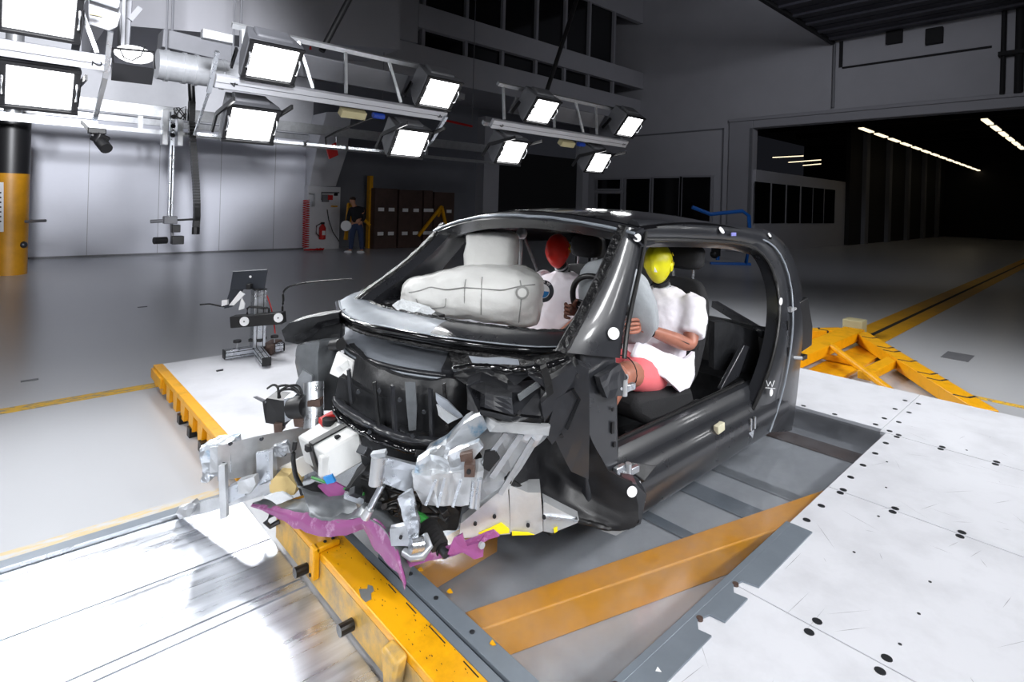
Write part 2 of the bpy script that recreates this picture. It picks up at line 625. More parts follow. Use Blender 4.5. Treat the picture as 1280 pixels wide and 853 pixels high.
for i, x in enumerate(mx):
    G().span((x - .06, YG - .03, band[1]), (x + .06, YG + .14, band[3] + 2.3)).build('mullion', 'trim', gal)
# door wall
up0 = at(1053, 82, X=XW - .02)
struct('wall_right', G().span((XW, YD, FZ), (XW + .35, YB + .3, ZT)).span((XW, -14, ZH), (XW + .35, YD, ZT)), 'wall')
dw = struct('trim_1', G().span((XW - .1, YD, FZ), (XW - .001, YD + .95, ZH + .42)).span((XW - .1, -14, ZH), (XW - .001, YD, ZH + .42)), 'trim', bevel=.02)
G().span((XW - .16, -14, ZH + .3), (XW - .1, YD + .95, ZH + .42)).build('header_lip', 'trim', dw, bevel=.01)
G().span((XW - .13, YD, FZ), (XW - .1, YD + .1, ZH)).build('corner_guard', 'grey_box', dw)
p = at(800, 169, X=XW - .03)
q = at(904, 161, X=XW - .03)
g2 = struct('trim_2', G().span((XW - .03, q.y, q.z - .03), (XW - .001, YB, q.z + .03)).span((XW - .03, q.y - .03, FZ), (XW - .001, q.y + .03, q.z + .03)), 'grey_box')
# office window and door panes left of the big door
for i, (p0, p1, y0, y1) in enumerate(((748, 776, 225, 236), (748, 776, 242, 266), (784, 812, 224, 268), (818, 849, 223, 268), (854, 888, 222, 270))):
    a, b = at(p0, y0, X=XW), at(p1, y1, X=XW)
    zb = -.19 + .0 if i == 1 else .9
    z1 = a.z
    z0 = at(p0, 236, X=XW).z if i == 0 else zb
    wn = tag(G().span((XW - .05, b.y, z0), (XW - .012, a.y, z1)).build('window_%d' % (i + 1), 'glass_dark'), kind='structure')
    for yy in (a.y + .06, b.y - .06):
        G().span((XW - .07, yy - .06, z0 - .06), (XW - .002, yy + .06, z1 + .06)).build('window_frame', 'trim', wn)
    for zz in (z0 - .04, z1 + .04):
        G().span((XW - .07, b.y, zz - .04), (XW - .002, a.y, zz + .04)).build('window_frame', 'trim', wn)
# upper recess over the header and the opened overhead door
ra, rb = at(1053, 84, X=XW - .02), at(1240, 54, X=XW - .02)
zt = at(1053, 52, X=XW).z
rec = struct('trim_3', G().span((XW - .06, rb.y, ra.z - .06), (XW - .001, ra.y, ra.z)).span((XW - .06, ra.y, ra.z), (XW - .001, ra.y + .1, zt)), 'dark')
for px in (1118, 1168):
    p = at(px, 45, X=XW - .1)
    tag(G().span((XW - .2, p.y - .22, p.z - .25), (XW - .001, p.y + .22, p.z + .25)).build('ventilation_box', 'dark', None, bevel=.01),
        'small black square vent above the big door, %s' % ('nearer the wall corner' if px == 1118 else 'nearer the right pipes'), 'vent', 'black vents above the big door')
sp = at(1042, 100, X=XW - .05)
tag(G().cyl((XW - .06, sp.y, ZH + .5), (XW - .06, sp.y, zt), .05).build('wall_pipe', 'grey_box'), 'thin dark conduit rising above the big door at wall corner', 'pipe')
sp = at(1253, 100, X=XW - .2)
pp = thing('pipe_bundle', 'bundle of dark pipes on the wall right of the overhead door', 'pipe', (XW - .2, sp.y, ZH))
for k, (dy, r) in enumerate(((0, .06), (-.35, .1), (-.75, .05))):
    G().cyl((XW - .2, sp.y + dy, ZH + .4), (XW - .2, sp.y + dy, ZT - .5), r).build('pipe', 'dark', pp)
G().span((XW - .35, sp.y - 1.0, ZH + 1.5), (XW - .05, sp.y + .1, ZH + 1.62)).build('pipe_bracket', 'dark', pp)
od = thing('overhead_door', 'dark slatted overhead door lying open under the ceiling', 'door', (XW - 3, -1, zt))
y1 = at(1045, 52, X=XW).y
for k in range(6):
    x1 = XW - .15 - k * 1.05
    G().span((x1 - .98, -9, zt + .02), (x1, y1, zt + .12)).build('door_panel', 'door_dark', od, bevel=.02)
    G().span((x1 - .6, -9, zt - .05), (x1 - .42, y1, zt + .03)).build('door_rib', 'door_dark', od)
G().span((XW - 6.6, y1, zt - .08), (XW - .1, y1 + .12, zt + .14)).build('door_rail', 'dark', od)
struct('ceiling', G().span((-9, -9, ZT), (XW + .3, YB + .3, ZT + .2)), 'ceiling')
# the hall beyond the big door
hy = YD - .12
h0, h1 = XW + .05, at(1055, 300, Y=YD - .12).x
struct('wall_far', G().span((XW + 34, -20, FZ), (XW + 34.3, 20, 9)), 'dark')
hw = struct('wall_beyond', G().span((h0, hy, FZ), (h1, hy + .3, at(945, 212, Y=hy).z)), 'wall')
for k, (p0, p1) in enumerate(((943, 961), (965, 980), (984, 998), (1002, 1014), (1017, 1028), (1031, 1042))):
    a, b = at(p0, 227, Y=hy), at(p1, 279, Y=hy)
    G().span((a.x, hy - .03, b.z), (b.x, hy - .005, at(943, 227, Y=hy).z)).build('window_pane', 'glass_dark', hw)
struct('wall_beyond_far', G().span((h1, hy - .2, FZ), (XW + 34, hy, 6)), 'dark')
for k in range(5):
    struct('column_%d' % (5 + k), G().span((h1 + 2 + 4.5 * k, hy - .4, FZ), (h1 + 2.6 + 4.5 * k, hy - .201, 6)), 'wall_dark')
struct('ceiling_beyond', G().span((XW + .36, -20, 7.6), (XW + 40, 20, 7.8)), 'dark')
for k in range(6):
    tag(G().span((XW + 2 + k * 4.5, -14, 6.6), (XW + 2.3 + k * 4.5, hy + 6, 7.0)).build('roof_beam', 'dark'),
        '%s dark roof beam from the door in the hall beyond it' % ORD[k], 'beam', 'roof beams of the hall beyond')
zl = 5.0
for row, (pa, pb, n) in enumerate((((1076, 161), (1280, 240), 20), ((1230, 150), (1330, 215), 6)
                               , ((958, 197), (1004, 198), 2))):
    A, B = at(*pa, Z=zl), at(*pb, Z=zl)
    if row == 2:
        y = hy + 2.2
        xs = []
    else:
        y = A.y
        xs = [(A.x + k * 2.2, A.x + k * 2.2 + 1.55) for k in range(n)]
    for k, (x0, x1) in enumerate(xs):
        t = thing('ceiling_light', ('%s warm strip light from the door in the longer row beyond it', '%s warm strip light from the door in the short row by the frame edge', '%s')[row] % ORD[k], 'light', (x0, y, zl),
                  ('first lit row beyond the door', 'second lit row beyond the door', 'strip lights over the windowed room')[row])
        G().span((x0, y - .09, zl), (x1, y + .09, zl + .05)).build('diffuser', 'tube', t)
        G().span((x0 - .04, y - .11, zl + .05), (x1 + .04, y + .11, zl + .1)).build('light_body', 'grey_box', t)
for k, (pa, pb, lb) in enumerate((((966, 197), (1004, 195), 'uppermost thin strip light over the windowed room'), ((986, 203), (1026, 200), 'middle thin strip light over the windowed room'), ((1004, 207), (1026, 205), 'lowest thin strip light over the windowed room'))):
    a, b = at(*pa, Z=zl), at(*pb, Z=zl)
    t = thing('ceiling_light', lb, 'light', a, 'strip lights over the windowed room')
    G().bar(a, b, .08, .05).build('diffuser', 'tube', t)
    G().bar(a + V((0, 0, .05)), b + V((0, 0, .05)), .1, .05).build('light_body', 'grey_box', t)
# floor marks
struct('floor_marking_1', G().span((-6, 5.67, FZ), (1.06, 5.81, FZ + .002)), 'worn_line')
a = at(1190, 492, Z=FZ)
struct('floor_marking_2', G().span((a.x, -4, FZ), (a.x + .1, 1.3, FZ + .002)), 'worn_line')
st = struct('floor_marking_3', G().span((8.3, 2.04, FZ), (42, 2.25, FZ + .004)).span((8.3, 2.31, FZ), (42, 2.53, FZ + .004)), 'yfloor')
struct('floor_slot', G().span((8.3, 2.25, FZ), (42, 2.31, FZ + .003)), 'dark')
h = at(1197, 446, Z=FZ)
tag(G().span((h.x - .22, h.y - .13, FZ), (h.x + .22, h.y + .13, FZ + .004)).build('floor_hatch', 'grey_box'), 'small grey floor hatch right of the yellow strip', 'hatch')
for (px, py) in ((37, 476), (178, 384)):
    p = at(px, py, Z=FZ)
    tag(G().span((p.x - .06, p.y - .02, FZ), (p.x + .06, p.y + .02, FZ + .006)).build('floor_socket', 'grey_box'),
        'small dark floor plate %s' % ('nearest the worn yellow line' if px == 37 else 'on the grey floor below the hanging arm'), 'plate', 'small floor plates')

# ------------------------------------------------------------------ track plates on the floor, left foreground
tp = thing('track_plate', 'shiny steel track plates on the floor, left foreground', 'plate', (0, 2, FZ))
ys = [3.29, 2.80, 2.42, 2.36, 1.55, .72, -.1, -1.1]
for k in range(len(ys) - 1):
    G().span((-6, ys[k + 1] + .006, FZ), (1.02, ys[k] - .006, FZ + .012)).build('steel_plate', 'plate', tp)
G().span((-6, 3.30, FZ), (1.6, 3.41, FZ + .01)).build('edge_strip', 'greysteel', tp)
G().span((-6, 3.292, FZ + .0), (1.6, 3.302, FZ + .03)).build('edge_angle', 'alu', tp)
tag(G().span((-6, 3.42, FZ), (1.2, 3.50, FZ + .002)).build('floor_marking_4', 'faint_line'), kind='structure')

# ------------------------------------------------------------------ raised deck
dk = thing('test_deck', 'raised white test deck around the clear plate under the car', 'platform', (3.4, 2.3, FZ))
def panel(x0, x1, y0, y1):
    G().span((x0 + .003, y0 + .003, -.025), (x1 - .003, y1 - .003, 0)).build('deck_panel', 'deck', dk)
ex = [1.285, 2.22, 3.4, 4.543]
for i in range(3):
    panel(ex[i], ex[i + 1], .4 - .5, 1.05)
    panel(ex[i], ex[i + 1], -1.1, -.1)
panel(1.09, 3.4, 3.55, 5.70)
panel(3.4, 4.543, 3.55, 5.70)
panel(4.6, 5.735, 1.087, 3.55)
panel(4.543, 5.735, -.1, 1.087)
panel(4.543, 5.735, -1.1, -.1)
panel(4.543, 5.735, 3.55, 5.70)
cp = G().cyl((0, 0, 0), (0, 0, .0025), .017, 14).build('bolt', 'bolt', None)
bpts = []
for y in [.98, .74, .47, .2, -.1]:
    bpts += [(3.375, y), (3.425, y)] if y < .98 else [(3.375, y), (3.425, y)]
    bpts += [(4.52, y), (4.57, y)] if y > .5 else [(4.52, y), (4.57, y)]
bpts += [(2.2 + k, y) for y in (.72, .5, .3) for k in (-.02, .06)]
bpts += [(x, 1.0) for x in (2.95, 3.15, 3.62, 3.85, 4.1, 4.34)] + [(4.66, 1.14), (4.6, 1.04)]
bpts += [(x, 1.087 + d) for x in (4.85, 5.15, 5.45) for d in (-.045, .045)]
bpts += [(4.64, y) for y in (1.4, 1.62)]
for i, (x, y) in enumerate(bpts):
    o = cp if i == 0 else cp.copy()
    if i:
        COL.objects.link(o)
    o.parent = dk
    o.location = V((x, y, .0)) - V(dk.location)
for k in range(24):
    x, y = random.uniform(1.7, 5.4), random.uniform(-.2, .98)
    o = cp.copy()
    o.name = 'screw_hole'
    COL.objects.link(o)
    o.parent = dk
    o.scale = (.35, .35, .8)
    o.location = V((x, y, 0)) - V(dk.location)
sc_ = G()
rs_ = random.Random(11)
for k in range(90):
    x, y = rs_.uniform(1.6, 5.4), rs_.uniform(-.3, .92)
    a_, l_ = rs_.uniform(0, PI), rs_.uniform(.03, .22)
    d_ = V((math.cos(a_), math.sin(a_), 0)) * l_
    n_ = V((-d_.y, d_.x, 0)).normalized() * rs_.uniform(.0006, .0016)
    p_ = V((x, y, .0006))
    sc_.add([p_, p_ + d_ * .5 + n_, p_ + d_, p_ + d_ * .5 - n_], [(0, 1, 2, 3)])
tag(sc_.build('scratches', 'scratch', dk), kind='stuff')
G().span((1.30, -1.0, FZ), (1.36, 1.0, -.025)).span((5.6, -1.0, FZ), (5.7, 5.6, -.025)).span((1.4, .98, FZ), (4.55, 1.04, -.026)).span((1.4, 3.56, FZ), (4.55, 3.62, -.026)).build('deck_support', 'dark', dk)
# yellow side beam at the far left with gussets
sb = G().span((1.02, 3.45, -.035), (1.092, 5.70, .004)).span((1.05, 3.45, FZ + .03), (1.085, 5.70, -.03)).build('side_beam', 'yellow', dk, bevel=.004)
for k in range(9):
    y = 3.6 + k * .24
    G().prism([(1.05, y, -.035), (1.05, y + .13, -.035), (1.05, y + .11, -.15), (1.05, y + .02, -.15)], (-.03, 0, 0)).build('gusset', 'yellow', dk)
for k in range(4):
    y = 3.78 + k * .3
    G().box((1.03, y, -.16), (.05, .07, .07)).build('deck_foot', 'rubber', dk)
G().span((1.0, 5.3, -.1), (1.05, 5.68, -.015)).build('end_bracket', 'yellow', dk, bevel=.006)

# clear plate, orange beams below
tag(G().span((1.285, 1.055, -.02), (4.595, 3.545, -.001)).build('clear_plate', 'clear'), 'large scratched clear plate let into the deck below the car', 'plate')
a, b = at(580, 765, Z=-.05), at(1030, 612, Z=-.05)
c, d = at(602, 787, Z=-.05), at(1006, 650, Z=-.05)
a2, b2, c2, d2 = [V((p.x, p.y, FZ)) for p in (a, b, c, d)]
tag(G().loft([[a, c, c2, a2], [b, d, d2, b2]]).build('orange_beam', 'orange', bevel=.008), 'long orange beam lying under the clear plate', 'beam', 'orange beams under the clear plate')
a, b = V((1.30, 1.99, -.05)), V((1.80, 2.02, -.05))
tag(G().bar(a + V((0, .03, -.06)), b + V((0, .03, -.06)), .12, .12).build('orange_beam', 'orange', bevel=.006), 'short orange beam under the plate near the magenta sheet', 'beam', 'orange beams under the clear plate')
for k, (x, y0, y1, w) in enumerate(((3.05, 1.06, 3.5, .16), (3.45, 1.06, 3.5, .1), (2.62, 1.06, 3.4, .08), (4.3, 1.06, 3.5, .2))):
    tag(G().span((x, y0, FZ), (x + w, y1, FZ + .012)).build('floor_channel', ('greysteel', 'alu_matt', 'greysteel', 'brown')[k], bevel=.005),
        ('wide grey channel seen through the clear plate beside the orange beam', 'narrow pale channel seen through the clear plate',
         'thin grey bar under the clear plate below the car door', 'brown channel under the far end of the clear plate')[k], 'channel', 'floor channels under the clear plate')

# grey edge strips
fs = thing('edge_strip', 'grey steel edge strip beside the yellow front beam', 'strip', (1.23, 1, 0))
G().span((1.165, -1.1, -.03), (1.205, 2.32, .004)).build('inner_flange', 'greysteel', fs, bevel=.002)
G().span((1.205, -1.1, -.03), (1.216, 2.32, -.012)).build('groove', 'dark', fs)
G().span((1.216, -1.1, -.03), (1.288, 2.1, .008)).build('outer_flange', 'greysteel', fs, bevel=.002)
for y in (1.9, 1.72, 1.5, 1.2):
    G().cyl((1.25, y, .008), (1.25, y, .012), .009).build('bolt', 'bolt', fs)
for (x, y, q) in ((1.285, 1.9, .02), (1.262, 1.42, .018), (1.3, 1.72, .02)):
    G().prism([(x, y, .009), (x + q, y + .006, .009), (x + q * .7, y - q, .009), (x + .002, y - q * .6, .009)], (0, 0, .004)).build('paint_chip', 'yellow', fs)
rs = thing('notched_strip', 'grey steel strip with two notches along the right of the clear plate', 'strip', (2, 1, 0))
G().span((1.29, 1.03, .001), (2.85, 1.058, .008)).build('inner_flange', 'greysteel', rs, bevel=.002)
nt_ = [(1.29, 1.03), (2.85, 1.03), (2.85, .94), (2.27, .94), (2.255, 1.0), (2.2, 1.012), (2.16, .99), (2.17, .94), (1.985, .94), (1.975, .995), (1.915, 1.012), (1.875, .985), (1.885, .94), (1.29, .94)]
G().prism([(x, y, .001) for x, y in nt_], (0, 0, .007)).build('notched_flange', 'greysteel', rs)
for x, y in ((2.215, 1.01), (1.93, 1.01), (1.46, 1.04)):
    G().cyl((x, y, .001), (x, y, .01), .012).build('bolt', 'brown', rs)
G().prism([(1.60, .985, .009), (1.62, .99, .009), (1.612, .97, .009)], (0, 0, .001)).build('paint_spot', 'sticker', rs)

# yellow front beam
fb = thing('front_beam', 'yellow steel beam along the front edge of the deck', 'beam', (1.1, 1.5, FZ))
G().span((1.03, -1.1, -.022), (1.163, 2.76, .01)).build('top_flange', 'yellow', fb, bevel=.004)
G().span((1.03, -1.1, FZ + .035), (1.045, 2.76, -.0225)).build('side_web', 'yellow_dirty', fb)
G().prism([(1.035, 1.905, .0105), (1.05, 1.95, .0105), (1.075, 1.93, .0105), (1.088, 1.95, .0105), (1.098, 1.93, .0105), (1.09, 1.905, .0105), (1.075, 1.9, .0105), (1.06, 1.87, .0105), (1.036, 1.87, .0105)], (0, 0, .0012)).build('bare_patch', 'chip', fb)
for k in range(60):
    x, y = random.uniform(1.05, 1.16), random.uniform(1.0, 2.3)
    q = random.choice((.002, .003, .004))
    G().prism([(x, y, .0105), (x + q, y + q * .3, .0105), (x + q * .8, y + q * 2.4, .0105)], (0, 0, .001)).build('paint_scratch', 'dark', fb)
for (y0, y1) in ((1.9, 1.84), (1.77, 1.70), (1.62, 1.52), (1.42, 1.34)):
    G().bar((1.15, y0, .0105), (1.148, y1, .0105), .0035, .002).build('paint_scratch', 'dark', fb)
cl = G()
cl.span((1.012, 2.255, .0105), (1.12, 2.30, .035)).span((1.0, 2.255, -.1), (1.03, 2.30, .035))
clm = cl.build('clamp', 'yellow', fb, bevel=.006)
for p in ((1.06, 2.277, .037), (1.095, 2.277, .037)):
    G().cyl(p, V(p) + V((0, 0, .004)), .007).build('bolt', 'dark', clm)
G().cyl((.999, 2.277, -.08), (.995, 2.277, -.08), .008).build('bolt', 'dark', clm)
for y in (2.36, 1.935):
    G().cyl((1.02, y, -.1), (.965, y, -.1), .022).build('rubber_buffer', 'rubber', fb)
hk = G().tube([(1.03, 2.72, -.01), (.99, 2.73, -.02), (.97, 2.735, -.05), (.99, 2.73, -.075), (1.03, 2.72, -.06)], .012).build('tow_eye', 'bolt', fb, smooth=40)
G().prism([(1.03, 1.66, .012), (1.03, 1.56, .012), (1.03, 1.58, -.1), (1.03, 1.64, -.12)], (-.05, 0, -.01)).build('lug', 'yellow_dirty', fb, bevel=.012)

# yellow tow frame on the floor behind the car
tw = thing('tow_frame', 'yellow tow frame with chevron arms behind the car', 'frame', (7.6, 2.3, FZ))
G().span((5.76, 2.18, -.12), (8.3, 2.42, .0)).build('main_beam', 'yellow', tw, bevel=.01)
G().span((5.76, 2.42, FZ), (8.2, 2.75, -.16)).span((5.76, 1.85, FZ), (8.2, 2.18, -.16)).build('base_plate', 'yellow', tw)
for sy in (-1, 1):
    p0, p1 = V((8.2, 2.3 + sy * .1, -.08)), V((5.95, 2.3 + sy * 1.62, -.12))
    arm = G().bar(p0, p1, .17, .13).build('arm', 'yellow', tw, bevel=.008)
    d = (p1 - p0)
    for t in (.13, .3, .36, .5, .66, .73, .9):
        q = p0 + d * t
        n_ = V((-d.y, d.x, 0)).normalized()
        dn = d.normalized()
        for sgn in (-1, 1):
            G().bar(q + V((0, 0, .0655)), q + n_ * (sgn * .085) + dn * -.06 + V((0, 0, .0655)), .025, .003).build('chevron', 'dark', arm)
        G().bar(q + n_ * .0865 + dn * -.06 + V((0, 0, .06)), q + n_ * .0865 + dn * -.06 + V((0, 0, -.06)), .003, .025, up=dn).build('chevron', 'dark', arm)
G().tube([(7.0, 2.15, -.02), (6.0, 1.35, -.1)], .035, 12).build('brace_tube', 'yellow', tw, smooth=40)
G().tube([(7.0, 2.45, -.02), (6.0, 3.25, -.1)], .035, 12).build('brace_tube', 'yellow', tw, smooth=40)
a = at(1080, 470, Z=-.1)
b = at(1125, 448, Z=-.1)
G().bar(a, b, .12, .08).build('cross_piece', 'yellow', tw, bevel=.006)
G().bar((6.9, 1.9, -.12), (6.9, 2.7, -.12), .06, .06).build('cross_piece', 'yellow', tw, bevel=.006)
p = at(1068, 418, Z=FZ)
tag(G().span((p.x - .12, p.y - .12, FZ), (p.x + .12, p.y + .12, .02)).build('junction_box', 'tan', bevel=.01), 'small grey box on the floor at the tip of the tow frame', 'box')
# ------------------------------------------------------------------ floodlight rigs
TH = math.radians(36)
E2 = V((0, -math.sin(TH), math.cos(TH)))
EN = V((0, -math.cos(TH), -math.sin(TH)))


def make_lamp():
    t = thing('floodlight', 'x', 'lamp')
    hw_, hh = .255, .205
    g = G().loft([[(-hw_, 0, -hh), (hw_, 0, -hh), (hw_, 0, hh), (-hw_, 0, hh)], [(-hw_, .06, -hh), (hw_, .06, -hh), (hw_, .06, hh), (-hw_, .06, hh)],
                  [(-.2, .34, -.13), (.2, .34, -.13), (.2, .34, .17), (-.2, .34, .17)]])
    g.build('housing', 'grey_box', t, bevel=.01)
    G().span((-.205, -.012, -.165), (.205, -.004, .165)).build('lens', 'lamp', t)
    la = bpy.data.lights.new('flood_beam', 'AREA')
    la.shape, la.size, la.size_y, la.energy, la.spread, la.color = 'RECTANGLE', .40, .32, FLOOD, math.radians(115), (.97, .985, 1)
    lo = bpy.data.objects.new('flood_beam', la)
    lo.parent = t
    lo.location = (0, -.02, 0)
    lo.rotation_euler = (math.radians(-90), 0, 0)
    COL.objects.link(lo)
    G().span((-hw_, -.03, hh - .025), (hw_, 0, hh)).build('top_frame', 'black', t)
    G().span((-hw_, -.03, -hh), (hw_, 0, -hh + .025)).build('bottom_frame', 'black', t)
    for k in (-1, 1):
        G().span((k * .21, -.02, -.18), (k * .25, -.002, .18)).build('clip_plate', 'black', t)
        G().tube([(k * .232, -.02, -.08), (k * .232, -.05, -.06), (k * .232, -.05, .06), (k * .232, -.02, .08)], .008, 6).build('handle', 'alu_white', t)
    G().span((-.17, .08, hh - .03), (.17, .26, hh + .02)).build('vent_hood', 'grey_box', t, bevel=.02)
    return t


LP = make_lamp()
first = True


def put_lamp(x, y, z, label, mirror=False, tilt=38, group=None):
    global first
    group = group or 'floodlights of the far light rig'
    o = LP if first else copy_tree(LP)
    first = False
    o['label'] = label
    if group:
        o['group'] = group
    o.location = (x, (4.6 - y) if mirror else y, z)
    o.rotation_euler = (math.radians(tilt), 0, PI if mirror else 0)
    if mirror:
        o.rotation_euler = (math.radians(tilt), 0, PI)
    return o


def rig(x0, x1, n0, n1, label, mirror=False, e0=False, e1=False):
    my = (lambda p: V((p.x, 4.6 - p.y, p.z))) if mirror else (lambda p: p)
    O = V((0, 5.72, 2.57))
    P = lambda x, u, n=0: my(V((x, O.y, O.z)) + E2 * u - EN * n)
    up2 = V((0, E2.y * (-1 if mirror else 1), E2.z))
    t = thing('light_rig', label, 'rig', P(x0, 0), None)
    G().bar(P(x0, 0, .03), P(x1, 0, .03), .06, .12, up=up2).build('main_beam', 'beam_white', t, bevel=.004)
    G().bar(P(x0, .0, -.002), P(x1, .0, -.002), .003, .006, up=up2).build('beam_groove', 'grey_box', t)
    G().bar(P(x0 + .15, .42, .42), P(x1 - .1, .42, .42), .05, .05, up=up2).build('top_rail', 'alu_white', t)
    G().bar(P(x0 + .1, -.14, .3), P(x1 - .1, -.14, .3), .06, .06, up=up2).build('rear_rail', 'alu_white', t)
    n = int((x1 - x0) / .6)
    for k in range(n + 1):
        xx = x0 + .25 + k * (x1 - x0 - .5) / n
        G().bar(P(xx, .42, .42), P(xx + (.16 if k % 2 else 0), .05, .1), .03, .03).build('lattice_strut', 'alu_white', t)
    G().bar(P(x0 + .5, .18, .35), P(x1 - .5, .18, .35), .02, .26, up=up2).build('ballast_box', 'grey_box', t, bevel=.01)
    G().bar(P((x0 + x1) / 2 - .02, -.16, .06), P((x0 + x1) / 2 + .28, -.16, .06), .1, .09, up=up2).build('cable_box', 'tan', t, bevel=.008)
    if n0 or n1:
        G().tube([P((x0 + x1) / 2 + .36, -.13, .03), P((x0 + x1) / 2 + .5, -.13, .03)], .035, 10).build('blue_plug', 'blue_plug', t, smooth=40)
    R = Matrix((V((1, 0, 0)), E2, -V((1, 0, 0)).cross(E2) * -1)).transposed()
    for nm, xx, rot in ((n0, x0 + .16, 1), (n1, x1 - .1, -1)):
        if nm and not mirror:
            q = rotm(0, 0, 0)
            Rn = Matrix((V((1, 0, 0)), E2, EN)).transposed() @ Matrix.Rotation(rot * PI / 2, 3, 'Z')
            text('beam_number', nm, .1, Rn, P(xx, 0, -.004), 'dark', t)
    return t, P


rg, P1 = rig(-2.6, .66, None, '2', 'left rig section with a beam numbered 2 at its end')
G().bar(P1(.63, .30), P1(.63, -.12), .035, .035, up=EN).build('end_post', 'alu', rg)
G().bar(P1(.63, -.12), P1(.60, -.62, .1), .035, .035, up=EN).build('end_post', 'alu', rg)
G().bar(P1(-2.4, -.60, .06), P1(.62, -.60, .06), .03, .03).build('lower_rail', 'alu', rg)
G().bar(P1(.45, .3, .2), P1(.40, -.6, .2), .05, .03).build('rear_post', 'grey_box', rg)
rg2, P2 = rig(1.46, 4.10, '4', '4', 'middle rig section with a beam numbered 4 at both ends')
G().bar(P2(1.42, .30), P2(1.42, -.12), .035, .035, up=EN).build('end_post', 'alu', rg2)
G().bar(P2(1.42, -.12), P2(1.40, -.65, .1), .02, .02, up=EN).build('end_post', 'alu', rg2)
G().bar(P2(4.08, .02, -.02), P2(4.03, -.35), .04, .04, up=EN).build('end_post', 'alu', rg2)
G().bar(P2(4.03, -.35), P2(4.0, -.66, .12), .04, .04, up=EN).build('end_post', 'alu', rg2)
G().bar(P2(1.42, -.64, .1), P2(4.0, -.64, .1), .03, .03).build('lower_rail', 'alu', rg2)
for x in (2.0, 2.5, 3.0, 3.5):
    G().box(P2(x, -.64, .1), (.03, .05, .05)).build('rail_clip', 'black', rg2)
rg3, P3 = rig(4.87, 7.92, '6', '5', 'right rig section with a beam numbered 6 and 5')
spec = [(at(50, 15, Y=5.5), 'floodlight above the beam numbered 2, cut by the top left corner'), (at(50, 110, Y=5.95), 'floodlight below the beam numbered 2'),
        (at(341, 79, Y=5.5), 'upper floodlight at the left end of the middle rig section'), (at(314, 156, Y=5.95), 'lower floodlight at the left end of the middle rig section'),
        (at(549, 117, Y=5.5), 'upper floodlight at the right end of the middle rig section'), (at(512, 179, Y=5.95), 'lower floodlight at the right end of the middle rig section'),
        (at(678, 139, Y=5.5), 'upper floodlight next to the 6 of the right rig section'), (at(640, 190, Y=5.95), 'lower floodlight next to the 6 of the right rig section'),
        (at(787, 158, Y=5.5), 'upper floodlight at the right end of the right rig section'), (at(748, 203, Y=5.95), 'lower floodlight at the right end of the right rig section')]
for k, (p, lb) in enumerate(spec):
    o = put_lamp(p.x, p.y, p.z, lb, tilt=40 if k % 2 == 0 else 34)
    for sx in (-.27, .27):
        G().bar(p + V((sx, .22, -.03)), V((p.x + sx, 5.75, 2.6 if k % 2 == 0 else 2.585)), .02, .045).build('hanger_arm', 'black', o)
put_lamp(-1.75, 5.5, 2.83, 'upper floodlight at the outer end of the left rig section')
put_lamp(-1.75, 5.95, 2.25, 'lower floodlight at the outer end of the left rig section', tilt=34)
# unseen mirror copy of the rig behind the camera, added for fill light
rg4, P4 = rig(-2.6, 7.92, None, None, 'added fill rig on the camera side of the track', mirror=True)
for k, x in enumerate((-1.7, .2, 1.9, 3.85, 5.5, 7.6)):
    put_lamp(x, 5.5, 2.83, '%s upper floodlight of the rig behind the camera' % ORD[k], True, 40, 'added floodlights of the camera-side rig')
    put_lamp(x, 5.95, 2.25, '%s lower floodlight of the rig behind the camera' % ORD[k], True, 34, 'added floodlights of the camera-side rig')
for k, y in enumerate((.6, 1.75, 2.9, 4.05)):        # unseen lamp row over the impact end, added to brighten the torn front
    o = put_lamp(-3.6, y, 3.0, '%s floodlight in the row over the impact end of the track' % ORD[k], False, 34, 'added floodlights over the impact end')
    o.rotation_euler = (math.radians(34), 0, PI / 2)
ir = thing('impact_fill_rig', 'added beam for the fill lamps over the impact end of the track', 'rig', (-3.8, 2.3, 3.2))  # out-of-view beam, added to go with that fill row
G().bar((-3.85, -.6, 3.3), (-3.85, 5.2, 3.3), .08, .12).build('main_beam', 'beam_white', ir)

# black struts that carry the rig
for k, (p0, p1, lb) in enumerate((((438, -4), (402, 64), 'black slanting strut above the middle rig section'), ((722, -4), (684, 112), 'black slanting strut above the right rig section'))):
    a, b = at(*p0, Y=6.0), at(*p1, Y=6.0)
    tag(G().cyl(a + (a - b) * .8, b, .035, 10).build('ceiling_strut', 'black', smooth=40), lb, 'strut', 'black struts above the rig')
# gantry rail behind the rig with hanging posts
zr = at(375, 160, Y=14).z
gr = thing('gantry_rail', 'long white gantry rail behind the floodlights', 'rail', (4, 14, zr))
G().span((-5, 13.95, zr - .12), (13.2, 14.05, zr + .13)).build('upper_rail', 'alu_white', gr, bevel=.006)
G().span((-5, 13.95, zr - .48), (13.2, 14.0, zr - .39)).build('lower_rail', 'alu_white', gr)
for x in (.5, 2.1, 4.4, 6.5, 9.3):
    G().span((x, 13.97, zr - .42), (x + .09, 14.02, zr - .09)).build('rail_hanger', 'alu_white', gr)
